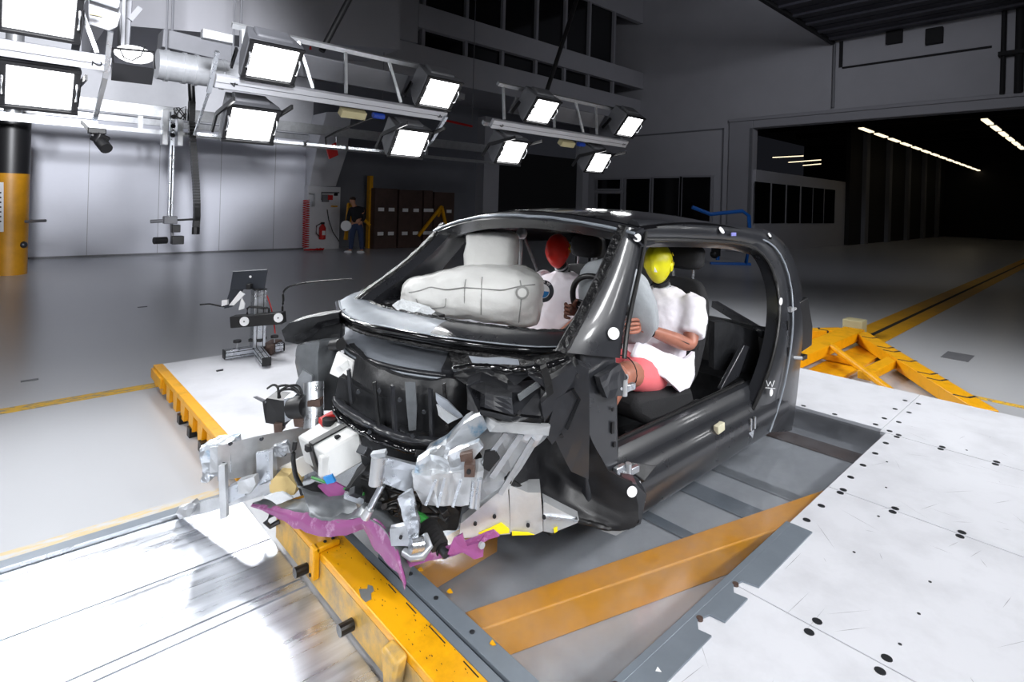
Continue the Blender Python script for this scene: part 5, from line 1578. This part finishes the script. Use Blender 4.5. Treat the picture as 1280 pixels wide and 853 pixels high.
cb_ = [[(514, 592), (540, 594), (566, 592), (596, 590), (604, 588)], [(518, 612), (543, 614), (568, 612), (594, 610), (602, 606)], [(528, 632), (548, 634), (570, 633), (590, 632), (598, 628)]]
G().grid([[at(px, py, D=2.05 - .04 * (j % 2)) for j, (px, py) in enumerate(r)] for r in cb_], FW * .1).build('crash_box', 'alu_white', car, crumple=.006, cs=14, wn=2)
for (a, b) in (((545, 600), (532, 632)), ((556, 598), (547, 634)), ((576, 600), (566, 634))):
    G().bar(at(*a, D=2.01), at(*b, D=2.01), .005, .01).build('box_rib', 'alu', car)
shard('rail_flange', [(479, 572), (520, 582), (524, 590), (523, 614), (510, 616), (476, 604)], 2.08, 'alu', .02, .004, 16)
G().cyl(at(472, 571, D=2.06), at(468, 606, D=2.06), .022, 14).build('guide_pin', 'steel', car, smooth=40)
G().cyl(at(476, 570, D=2.07), at(472, 606, D=2.07), .02, 14).build('guide_pin', 'alu', car, smooth=40)
shard('pin_cap', [(463, 569), (480, 567), (481, 572), (464, 574)], 2.05, 'alu_matt', .04, .004)
shard('brown_block', [(580, 582), (593, 582), (593, 597), (580, 597)], 2.0, 'brown', .05, .002)
G().disc(at(586, 590, D=1.995), -FW, .008, .01, 10).build('block_hole', 'dark', car)
shard('brown_tab', [(575, 570), (590, 566), (590, 578), (576, 578)], 2.03, 'brown', .04, .004)
G().cyl(at(594, 600, D=2.02), at(590, 634, D=2.02), .014, 10).build('silver_post', 'alu', car, smooth=40)
G().cyl(at(600, 598, D=2.02), at(596, 636, D=2.02), .01, 10).build('silver_post', 'alu', car, smooth=40)
G().cyl(at(478, 606, D=2.12), at(456, 648, D=2.12), .013, 10).build('push_rod', 'alu', car, smooth=40)
G().cyl(at(462, 637, D=2.11), at(456, 648, D=2.11), .018, 10).build('rod_end', 'alu_white', car, smooth=40)
shard('torn_strap', [(498, 622), (512, 616), (518, 628), (522, 650), (523, 674), (510, 674), (505, 650)], 2.0, 'alu', .02, .008, 18, 3)
shard('strap_plate', [(487, 662), (507, 657), (511, 674), (523, 676), (520, 684), (489, 683)], 2.0, 'alu_matt', .025, .003, 20)
G().disc(at(501, 672, D=1.995), -FW, .006, .008, 10).build('bolt_hole', 'dark', car)
G().cyl(at(513, 683, D=1.98), at(528, 681, D=2.0), .028, 16).build('alloy_tube', 'alu', car, smooth=40)
G().tube([at(505, 690, D=2.0) + V((0, 0, 0)), at(515, 697, D=1.98), at(528, 696, D=1.98), at(536, 684, D=2.0), at(530, 670, D=2.03)], .016, 10).build('alloy_bend', 'alu_matt', car, smooth=60)
# bellows
b0, b1 = at(533, 664, D=2.1), at(553, 688, D=2.02)
prof = []
L_ = (b1 - b0).length
for k in range(7):
    prof += [(.054 - .003 * k, L_ * k / 7), (.036 - .002 * k, L_ * (k + .5) / 7)]
prof += [(.026, L_)]
G().lathe(b0, b1 - b0, prof, 18).build('steering_bellows', 'rubber', car, smooth=30)
G().cyl(b1, b1 + (b1 - b0) * .25, .016, 10).build('tie_rod', 'bolt', car, smooth=40)
# pale lower frame with yellow spray marks
fr = shard('lower_frame_plate', [(574, 673), (576, 655), (588, 645), (634, 606), (638, 668), (606, 671)], 2.1, 'alu_white', .06, .002, 10, 1)
shard('lower_frame_box', [(636, 607), (660, 616), (676, 616), (679, 664), (668, 669), (638, 666)], 2.11, 'alu_white', .1, .002, 10, 1)
shard('lower_frame_tail', [(679, 627), (724, 650), (722, 654), (690, 667), (679, 664)], 2.16, 'alu_white', .06, .002, 10, 1)
shard('frame_rib', [(680, 645), (722, 650), (722, 653), (680, 648)], 2.15, 'alu', .02, .0)
shard('yellow_mark', [(598, 667), (626, 654), (637, 662), (637, 667), (606, 671)], 2.092, 'spray', .004, .002, 20, 3)
shard('yellow_mark', [(640, 665), (660, 666), (668, 669), (640, 670)], 2.10, 'spray', .004, .001)
shard('yellow_mark', [(692, 661), (697, 659), (697, 665), (693, 667)], 2.15, 'spray', .004, .001)
for px, py in ((594, 655), (618, 646), (660, 657), (680, 647)):
    G().disc(at(px, py, D=2.095 if px < 650 else 2.1), -FW, .007, .008, 10).build('frame_hole', 'dark', car)
shard('white_foot', [(752, 664), (770, 670), (794, 656), (790, 652)], 2.34, 'alu_white', .05, .0)
# black messy middle: hoses, box, hidden pedals
shard('power_unit', [(452, 545), (500, 535), (560, 545), (580, 560), (540, 575), (500, 580), (466, 600), (452, 580)], 2.42, 'carbon_matt', .25, .014, 9, 3)
shard('dark_core', [(455, 590), (520, 590), (575, 640), (570, 665), (520, 660), (470, 640), (430, 612)], 2.35, 'black', .2, .014, 9, 3)
rr = random.Random(4)
for k in range(26):
    x, y = rr.uniform(462, 565), rr.uniform(585, 640)
    pts = [at(x + rr.uniform(-30, 30) * t, y + rr.uniform(-10, 12) * t + 6 * t, D=2.28 - .02 * rr.random()) for t in (0, .5, 1, 1.5)]
    G().tube(smooth(resample(pts, 10)), rr.choice((.006, .009, .012)), 6).build('wiring', 'rubber', car, smooth=60)
for k in range(10):
    x, y = rr.uniform(430, 570), rr.uniform(560, 650)
    G().box(at(x, y, D=2.25), (rr.uniform(.02, .05), rr.uniform(.02, .05), rr.uniform(.015, .04)), rotm(rr.random(), rr.random(), rr.random())).build('plug', rr.choice(('black', 'bolt', 'black', 'grey_box')), car, bevel=.003)
G().tube([at(390, 597, D=2.55), at(420, 608, D=2.45), at(455, 618, D=2.3)], .006, 6).build('green_wire', 'green', car, smooth=60)
shard('green_clip', [(516, 640), (528, 645), (538, 652), (532, 656), (518, 650)], 2.12, 'green', .02, .003)
shard('cross_plate', [(430, 617), (455, 624), (454, 632), (430, 624)], 2.3, 'alu', .02, .001)
# ---------------------------------------------- crumpled sheets on the ground in front
cs_ = thing('crumpled_sheet', 'crumpled magenta and grey undertray sheet hanging over the yellow beam', 'sheet', (1.2, 2.3, 0))
top = [(314, 630), (345, 634), (376, 640), (404, 650), (430, 652), (452, 645), (468, 650), (486, 668), (498, 692), (507, 728)]
bot = [(312, 633), (342, 645), (368, 660), (398, 672), (432, 670), (455, 662), (470, 688), (487, 706), (498, 718), (505, 740)]
Dm = [2.72, 2.62, 2.5, 2.36, 2.26, 2.2, 2.12, 2.04, 1.98, 1.93]
rows = [[at(*top[i], D=Dm[i]), at((top[i][0] + bot[i][0]) / 2, (top[i][1] + bot[i][1]) / 2, D=Dm[i] - .02), at(*bot[i], D=Dm[i] - .01)] for i in range(10)]
G().grid(rows, FW * .008).build('magenta_edge', 'magenta', cs_, crumple=.008, cs=14, wn=3, smooth=60)
inn = [(330, 624), (352, 626), (384, 622), (412, 634), (436, 640), (455, 628), (486, 640), (505, 655), (512, 688), (516, 704)]
rows = [[rows[i][0], rows[i][0].lerp(at(*inn[i], D=Dm[i] + .1), .5) + UP * .01, at(*inn[i], D=Dm[i] + .12)] for i in range(10)]
G().grid(rows, UP * -.006).build('grey_face', 'grey_lam', cs_, crumple=.01, cs=12, wn=3, smooth=60)
rows = [[at(px, py, D=2.0 + .01 * k) for k, (px, py) in enumerate(r)] for r in (((505, 700), (540, 690), (575, 680), (618, 664)), ((508, 708), (545, 700), (578, 692), (624, 670)))]
shd = [(548, 688), (572, 676), (584, 690), (604, 694), (604, 676), (590, 668), (575, 682), (558, 692)]
G().grid(rows, FW * .01).build('magenta_flap', 'magenta', cs_, crumple=.006, cs=16, wn=3, smooth=60)
G().prism([at(px, py, D=1.97) for px, py in ((568, 674), (578, 668), (584, 684), (598, 680), (605, 672), (604, 696), (592, 698), (576, 690), (560, 694))], FW * .012).build('magenta_bracket', 'magenta', cs_, crumple=.006, cs=20, wn=2)
G().disc(at(602, 682, D=1.965), -FW + RT * .8, .012, .01, 12).build('bracket_stud', 'steel', cs_)
dsh = thing('grey_dish', 'crushed grey dish-shaped panel lying on the magenta sheet', 'panel', at(405, 622, D=2.35))
G().grid([[at(370 + 16 * j + 4 * i, 606 + 9 * i + 2 * j + 6 * math.sin(j * .9), D=2.44 - .03 * i) + UP * (.03 * math.sin(PI * i / 4)) for j in range(5)] for i in range(5)], UP * -.008).build('dish_panel', 'grey_lam', dsh, crumple=.008, cs=12, wn=3, smooth=60)
fm = at(352, 602, Z=.0)
tag(G().prism([at(px, py, D=2.7) for px, py in ((337, 604), (345, 595), (360, 596), (371, 608), (368, 619), (352, 622), (338, 616))], FW * .1).build('foam_block', 'foam', None, crumple=.004, cs=12, wn=2), 'pale yellow foam block in front of the rail plate', 'foam')
tag(G().prism([at(px, py, D=2.78) for px, py in ((350, 585), (380, 570), (392, 590), (372, 600))], FW * .02).build('white_sheet', 'white', None, crumple=.006, cs=10, wn=2), 'white scrap sheet between foam block and battery', 'scrap')
for k, (pts, m_, lb) in enumerate((([(372, 612), (392, 604), (428, 614), (420, 622), (396, 616), (376, 620)], 'black', 'black plastic scrap lying over the grey dish'),
                                   ([(398, 608), (420, 604), (444, 616), (438, 628), (412, 622)], 'magenta', 'small magenta scrap under the battery'),
                                   ([(436, 622), (462, 630), (458, 640), (434, 634)], 'white', 'white scrap strip beside the push rod'),
                                   ([(328, 622), (352, 616), (366, 624), (346, 630)], 'torn', 'pale scrap at the left tip of the magenta sheet'),
                                   ([(404, 598), (416, 594), (420, 602), (408, 606)], 'mark_blue', 'small blue scrap under the battery'))):
    tag(G().prism([at(px, py, D=2.42 - .02 * k + (.25 if k == 3 else 0)) for px, py in pts], FW * .012).build('debris_scrap', m_, None, crumple=.006, cs=18, wn=2), lb, 'scrap')
# ------------------------------------------------------------------ crash dummies
def head(c, m, par, yaw, pitch):
    R = rotm(0, 0, yaw) @ rotm(0, pitch, 0)
    def fn(d):              # face looks to -x
        q = d.copy()
        if q.x < 0:
            q.x *= .94
            if q.z < -.2:
                q.x *= 1 - .16 * (-q.z - .2)
        else:
            if q.z < -.25:
                q.x *= 1 - 1.0 * (-q.z - .25)
        q.y *= 1 - .22 * max(0, -q.z)
        nose = math.exp(-((d.y / .16) ** 2 + ((d.z + .16) / .2) ** 2)) if d.x < 0 else 0
        q.x -= .16 * nose
        for k in (-1, 1):
            if d.x < 0:
                q.x += .09 * math.exp(-(((d.y - k * .34) / .2) ** 2 + ((d.z - .02) / .13) ** 2))
        if d.x < 0:
            q.x += .04 * math.exp(-((d.y / .3) ** 2 + ((d.z + .52) / .05) ** 2))
            q.x -= .05 * math.exp(-((d.y / .5) ** 2 + ((d.z - .2) / .1) ** 2))
        return q
    h = G().sph(c, (.108, .083, .125), 44, R, fn=fn).build('head', m, par, smooth=80)
    P = lambda x, y, z: V(c) + R @ V((x, y, z))
    for k in (-1, 1):
        G().sph(P(.0, k * .078, -.015), (.022, .012, .032), 12, R).build('ear', m, h, smooth=60)
    return h, P, R


def targets(h, P, R, pts):
    for (x, y, z) in pts:
        c = P(x, y, z)
        n = (R @ V((x / .108 ** 2, y / .083 ** 2, z / .125 ** 2))).normalized()
        a = n.cross(UP).normalized()
        b = a.cross(n)
        r = .011
        G().disc(c, n, r, .004, 14).build('target_sticker', 'spray', h)
        for k in (0, 2):
            g = [c + n * .003] + [c + n * .003 + a * (r * math.cos(t)) + b * (r * math.sin(t)) for t in [PI / 2 * k + PI / 6 * j for j in range(4)]]
            G().prism(g, n * .001).build('target_quarter', 'dark', h)


def hand(prefix, wrist, palm, tips, thumb, m, par, rp=.036):
    """palm with five fingers; tips = list of (knuckle, mid, tip)"""
    ch = [[(wrist, (.027, .03)), (wrist.lerp(palm, .5), (.032, rp)), (palm, (.026, rp + .004))]]
    for f in tips:
        ch.append([(palm.lerp(f[0], .3), .011), (f[0], .0105), (f[1], .0095), (f[2], .008)])
    ch.append([(wrist.lerp(palm, .5), .013), (thumb[0], .0125), (thumb[1], .011), (thumb[2], .009)])
    return skin(prefix, ch, m, par)


dd = thing('crash_dummy', 'yellow-headed crash dummy in white shirt and pink shorts behind the steering wheel', 'dummy', (2.9, 1.89, .5), 'crash dummies in the car')
hd, P, R = head(at(823, 329, Y=1.87), 'head_y', dd, .25, -.12)
targets(hd, P, R, [(.03, -.079, .055), (.035, -.083, -.005), (.07, -.063, .0), (.0, -.086, .018)])
G().prism([P(-.112, -.03, -.03), P(-.112, -.012, -.03), P(-.118, -.018, .002)], R @ V((-.004, 0, 0))).build('nose_mark', 'sticker', hd)
nk = P(.03, 0, -.10)
nb_ = nk + V((.04, 0, -.09))
G().tube([nk, nk.lerp(nb_, .5), nb_], .045, 14).build('neck', 'rubber', dd, smooth=40)
for t in (.2, .5, .8):
    G().disc(nk.lerp(nb_, t), nb_ - nk, .052, .012, 18).build('neck_ring', 'dark' if t != .5 else 'steel', dd)
chest = V((3.02, 1.89, .83))
hipc = V((2.93, 1.89, .545))
shl = V((3.02, 1.675, .95))
shr = V((3.02, 2.10, .95))
elb = V((2.905, 1.625, .735))
wri = V((2.60, 1.690, .852))
body = [[(hipc, (.15, .12)), (V((2.97, 1.89, .7)), (.13, .11)), (chest, (.15, .11)), (V((3.04, 1.89, .95)), (.13, .09)), (nb_ + V((0, 0, -.02)), .05)],
        [2, (shl, .065), (elb.lerp(shl, .5), .052), (elb, .043), (elb.lerp(wri, .35), .045), (wri, .031)],
        [2, (shr, .065), (V((2.85, 2.17, .75)), .045), (V((2.5, 2.10, .90)), .03)],
        [0, (V((2.85, 1.80, .52)), .10), (V((2.6, 1.74, .60)), .085), (V((2.36, 1.70, .66)), .068), (V((2.28, 1.71, .56)), .058), (V((2.08, 1.72, .34)), .05), (V((1.92, 1.72, .2)), .04)],
        [0, (V((2.85, 1.98, .52)), .10), (V((2.6, 2.02, .60)), .085), (V((2.36, 2.04, .66)), .068), (V((2.28, 2.04, .56)), .058), (V((2.08, 2.04, .34)), .05), (V((1.92, 2.04, .2)), .04)]]
bo = skin('body', body, 'skin', dd)
cloth('shirt', [((2.89, 1.88, .50), .165, .205), ((2.92, 1.88, .62), .155, .20), ((2.96, 1.88, .75), .15, .20), ((2.99, 1.88, .86), .15, .21), ((3.01, 1.88, .93), .135, .215), ((3.025, 1.88, .985), .115, .175), ((3.03, 1.88, 1.015), .085, .10), ((3.035, 1.88, 1.03), .07, .075)],
      [([shl + V((.0, .05, .015)), shl + V((0, .0, -.005)), shl.lerp(elb, .3) + V((.012, .0, 0)), shl.lerp(elb, .55) + V((.01, 0, 0)), shl.lerp(elb, .76)], [.07, .08, .078, .076, .076]),
       ([shr + V((0, -.05, .01)), shr, V((2.95, 2.13, .85)), V((2.9, 2.15, .79))], [.075, .09, .086, .082])], 'shirt', dd, .016, .05)
# shirt tail and front drape on the lap
shirt_tail = [[at(x, y, Y=yy) for x, y, yy in r] for r in (((800, 425, 1.75), (830, 440, 1.66), (858, 450, 1.64), (868, 440, 1.66)), ((792, 445, 1.74), (828, 462, 1.64), (858, 475, 1.625), (869, 468, 1.65)), ((800, 458, 1.72), (832, 474, 1.63), (850, 490, 1.62), (862, 484, 1.64)))]
G().grid(shirt_tail, (.0, .02, 0)).build('shirt_tail', 'shirt', dd, crumple=.005, cs=12, wn=4, smooth=80)
skin('shorts', [[(hipc + V((0, 0, -.01)), (.16, .13)), (hipc + V((-.04, 0, 0)), (.15, .125))],
                [1, (V((2.82, 1.79, .535)), .115), (V((2.6, 1.74, .60)), .105), (V((2.44, 1.715, .645)), .098)],
                [1, (V((2.82, 1.99, .535)), .115), (V((2.6, 2.02, .60)), .105), (V((2.44, 2.03, .645)), .098)]], 'shorts', dd)
# left hand: fingers close around the rim on the door side
pl = V((2.53, 1.705, .885))
rimc = V((2.455, 1.72, .905))
tips = []
for k in range(4):
    z = .925 - .022 * k
    o = .006 * (k in (1, 2))
    tips.append((V((2.485 - o, 1.690, z)), V((2.44 - o, 1.705 + .002, z - .002)), V((2.425, 1.735, z - .004))))
hand('left_hand', wri, pl, tips, (V((2.535, 1.735, .915)), V((2.50, 1.755, .93)), V((2.465, 1.76, .93))), 'skin', dd)
G().tube([wri + V((.012 * math.cos(a), .0, 0)) + V((0, .033 * math.cos(a), .033 * math.sin(a))) for a in [2 * PI * k / 14 for k in range(15)]], .005, 6).build('wrist_band', 'dark', dd)
G().disc(elb + V((.02, -.043, -.01)), (0, -1, 0), .014, .006, 14).build('elbow_joint', 'dark', dd)
G().tube([V((2.64, 1.655, .84)), V((2.74, 1.625, .80)), V((2.84, 1.595, .76))], .003, 5).build('arm_wire', 'black', dd)
pr2 = V((2.36, 2.075, .93))
tips = []
for k in range(4):
    z = .965 - .022 * k
    tips.append((V((2.335, 2.07, z)), V((2.31, 2.05, z - .004)), V((2.33, 2.025, z - .01))))
hand('right_hand', V((2.46, 2.10, .905)), pr2, tips, (V((2.40, 2.06, .96)), V((2.385, 2.035, .98)), V((2.37, 2.02, .985))), 'skin_dark', dd)
kn = V((2.33, 1.70, .66))
G().sph(kn + V((-.02, -.0, -.01)), (.06, .07, .075), 18).build('knee_cap', 'skin', dd, smooth=60)
G().disc(kn + V((-.03, -.07, .01)), (-.3, -1, 0), .016, .006, 12).build('knee_joint', 'steel', dd)
G().tube([kn + V((.06, .085 * math.cos(a) + .01, .085 * math.sin(a))) for a in [2 * PI * k / 20 for k in range(21)]], .003, 6).build('shorts_hem', 'dark', dd)
G().box(nb_ + V((.02, -.07, -.03)), (.05, .03, .01)).build('collar_mark', 'brown', dd)

dp = thing('crash_dummy', 'red-headed crash dummy in white shirt behind the passenger airbag', 'dummy', (2.9, 2.71, .5), 'crash dummies in the car')
hd, P, R = head(at(697, 314, Y=2.71), 'head_r', dp, .15, -.1)
targets(hd, P, R, [(.055, -.071, .04), (.085, -.05, .02), (.06, -.07, -.005), (.03, -.081, .02)])
nk = P(.03, 0, -.10)
nb_ = nk + V((.05, 0, -.07))
G().tube([nk, nk.lerp(nb_, .5), nb_], .045, 14).build('neck', 'rubber', dp, smooth=40)
for t in (.25, .6):
    G().disc(nk.lerp(nb_, t), nb_ - nk, .052, .012, 18).build('neck_ring', 'steel', dp)
hipc = V((2.93, 2.71, .54))
chest = V((3.0, 2.71, .80))
skin('body', [[(hipc, (.15, .12)), (V((2.97, 2.71, .68)), (.13, .11)), (chest, (.15, .11)), (V((3.03, 2.71, .94)), (.13, .09)), (nb_, .05)],
              [2, (V((3.02, 2.50, .94)), .06), (V((2.95, 2.46, .74)), .045), (V((2.72, 2.5, .62)), .035)], [2, (V((3.02, 2.92, .94)), .06), (V((2.95, 2.97, .74)), .045), (V((2.72, 2.95, .62)), .035)],
              [0, (V((2.85, 2.62, .52)), .1), (V((2.38, 2.56, .62)), .07), (V((2.2, 2.56, .25)), .05)], [0, (V((2.85, 2.8, .52)), .1), (V((2.38, 2.86, .62)), .07), (V((2.2, 2.86, .25)), .05)]], 'skin', dp)
cloth('shirt', [((2.90, 2.71, .50), .16, .20), ((2.93, 2.71, .62), .155, .20), ((2.96, 2.71, .75), .155, .205), ((2.985, 2.71, .86), .155, .215), ((3.0, 2.71, .93), .14, .215), ((3.015, 2.71, .985), .115, .17), ((3.03, 2.71, 1.015), .085, .10), ((3.035, 2.71, 1.03), .07, .075)],
      [([V((3.02, 2.55, .96)), V((3.02, 2.50, .94)), V((2.99, 2.47, .86)), V((2.96, 2.46, .78))], [.075, .09, .088, .085]),
       ([V((3.02, 2.87, .96)), V((3.02, 2.92, .94)), V((2.99, 2.95, .86)), V((2.96, 2.96, .78))], [.075, .09, .088, .085])], 'shirt', dp, .016, .05)
# round badge on the shirt front
bc2 = at(679, 364, D=3.60)
nb2 = (-FW * .75 + RT * -.1 + UP * .12 - V((.6, 0, 0))).normalized()
bd = G().disc(bc2, nb2, .072, .01, 36).build('shirt_badge', mat('badge_grey', s(70, 74, 82), .3, metal=.4), dp)
tx = UP.cross(nb2).normalized()
ty = nb2.cross(tx).normalized()
G().disc(bc2 + nb2 * .006, nb2, .046, .003, 32).build('badge_disc', 'sticker', bd)
for k in (1, 3):
    g = [bc2 + nb2 * .0078] + [bc2 + nb2 * .0078 + tx * (.043 * math.cos(t)) + ty * (.043 * math.sin(t)) for t in [PI / 2 * k + PI / 16 * j for j in range(9)]]
    G().prism(g, nb2 * .001).build('badge_quarter', 'mark_blue', bd)
for ch_, a in (('B', 2.2), ('M', PI / 2), ('W', .94)):
    dr_ = tx * math.cos(a) + ty * math.sin(a)
    side = nb2.cross(dr_) * -1
    text('badge_letter', ch_, .026, Matrix((side, dr_, nb2)).transposed(), bc2 + dr_ * .059 + nb2 * .0055, 'sticker', bd)

# ------------------------------------------------------------------ measuring stand on the deck
ms = thing('measuring_stand', 'aluminium profile stand with black stereo camera bar and tablet on the deck', 'stand', at(322, 452, Z=0))
zt_ = .055
c = at(322, 440, Z=.0)
pA, pB = at(281, 443, Z=zt_), at(353, 433, Z=zt_)
pC = at(333, 452, Z=zt_)
mid = pA.lerp(pB, .55)
def profile(a, b, w_, name):
    o = G().bar(a, b, w_, w_).build(name, 'alu', ms, bevel=.004)
    d = (b - a).normalized()
    d, aa, uu = frame(d)
    for n_ in (aa, -aa, uu):
        other = uu if n_ in (aa, -aa) else aa
        for k in ((-1, 1) if w_ > .055 else (0,)):
            q = n_ * (w_ / 2) + other * (k * w_ / 4)
            G().bar(a + q, b + q, .006, .003, up=n_).build('profile_groove', 'dark', o)
    for e_, s2 in ((a, -1), (b, 1)):
        G().bar(e_ + d * (s2 * .004), e_ + d * (s2 * .012), w_ * 1.02, w_ * 1.02).build('end_cap', 'black', o)
    return o
profile(pA, pB, .075, 'foot_beam')
mp = mid + (pC - mid).normalized() * .04
profile(mp, pC, .075, 'foot_beam')
for p in (pA.lerp(pB, .13), pA.lerp(pB, .9), mp.lerp(pC, .8)):
    G().cyl((p.x, p.y, 0), (p.x, p.y, .018), .02, 12, .008).build('levelling_foot', 'steel', ms)
for p, m2 in ((pA.lerp(pB, .2), 'black'), (pA.lerp(pB, .85), 'black')):
    G().cyl((p.x, p.y, .09), (p.x, p.y, .15), .006, 8).build('screw_rod', 'steel', ms)
    G().cyl((p.x, p.y, .15), (p.x, p.y, .17), .035, 16).build('hand_knob', m2, ms, smooth=40)
zc = at(316, 362, D=mid.dot(FW)).z
profile(V((mid.x, mid.y, .09)), V((mid.x, mid.y, zc)), .11, 'column')
zb_ = at(316, 424, D=mid.dot(FW)).z
G().box((mid.x, mid.y, zb_), (.12, .12, .025), rotm(0, 0, YAW)).build('column_collar', 'black', ms)
Dm_ = mid.dot(FW) - .08
b0, b1 = at(291, 402, D=Dm_), at(355, 397, D=Dm_)
bdir = (b1 - b0).normalized()
bar_ = G().bar(b0, b1, .11, .105).build('camera_bar', 'black', ms, bevel=.006)
for px, py in ((305.5, 402), (348, 397.5)):
    q = at(px, py, D=Dm_ - .06)
    G().disc(q, -FW, .042, .012, 24).build('camera_lens', 'sticker', bar_)
    G().disc(q - FW * .006, -FW, .008, .004, 10).build('lens_dot', 'grey_box', bar_)
hA, hB = at(309, 393, D=Dm_), at(336, 391, D=Dm_)
hz = at(309, 384, D=Dm_).z
G().tube([hA, V((hA.x, hA.y, hz - .01)), V((hA.x, hA.y, hz)) + bdir * .02, V((hB.x, hB.y, hz)) - bdir * .02, V((hB.x, hB.y, hz - .01)), hB], .010, 8).build('bar_handle', 'black', bar_, smooth=60)
tq = [at(px, py, D=mid.dot(FW) - .02) for px, py in ((291, 339.5), (334, 337), (330, 361), (287, 363))]
tab = G().prism(tq, FW * .02).build('tablet', 'screen', ms, bevel=.004)
G().bar(tq[0] - FW * .004, tq[1] - FW * .004, .012, .006).build('tablet_edge', 'alu_white', tab)
G().disc(at(313, 346, D=mid.dot(FW) - .024), -FW, .012, .004, 12).build('tablet_camera', 'sticker', tab)
G().prism([at(px, py, D=mid.dot(FW) - .01) for px, py in ((288, 361), (305, 360), (290, 384), (280, 386))], FW * .02).build('tablet_lower', 'screen', tab)
G().box(at(313, 358, D=mid.dot(FW) - .03), (.1, .04, .05), rotm(0, 0, YAW)).build('tablet_mount', 'black', ms, bevel=.006)
for pts in (((300, 364), (306, 368), (292, 382), (286, 382)), ((302, 372), (306, 380), (305, 386), (298, 388))):
    G().prism([at(px, py, D=mid.dot(FW) - .05) for px, py in pts], FW * .012).build('white_card', 'sticker', ms)
G().prism([at(px, py, D=mid.dot(FW) - .04) for px, py in ((277, 376), (284, 375), (284, 381), (277, 383))], FW * .03).build('white_plug', 'sticker', ms)
def cable(name, pts, m_, label, r=.008, D=5.4):
    tag(G().tube(smooth(resample([at(*p, D=D) if len(p) == 2 else at(p[0], p[1], Z=p[2]) for p in pts], 30), 2), r, 6).build(name, m_, None, smooth=60), label, 'cable')
cable('red_cable', ((325, 361), (334, 370), (339, 385), (342, 400), (344, 417)), 'red', 'thin red cable running down behind the measuring stand', .006, mid.dot(FW) + .08)
cable('black_cable', ((353, 397), (353, 380), (356, 374), (352, 368), (358, 359), (378, 354), (408, 351), (440, 349)), 'rubber', 'black cable trailing from the measuring stand along the floor', .010, mid.dot(FW) + .1)
cable('black_cable', ((286, 384), (276, 383), (262, 380), (250, 381)), 'rubber', 'short black cable left of the tablet', .008, mid.dot(FW))
q = at(340, 425, Z=.12)
tag(G().box((q.x, q.y, .05), (.25, .12, .1), rotm(0, 0, YAW)).build('cable_reel', 'brown', bevel=.02), 'small dark reel box behind the stand beam', 'box')
p = at(271, 465, Z=0)
tag(G().prism([p, p + V((.05, .0, .0)), p + V((.06, .03, 0)), p + V((.0, .025, 0))], (0, 0, .008)).build('debris_scrap', 'black', None), 'small black scrap lying on the white deck left of the stand', 'scrap')
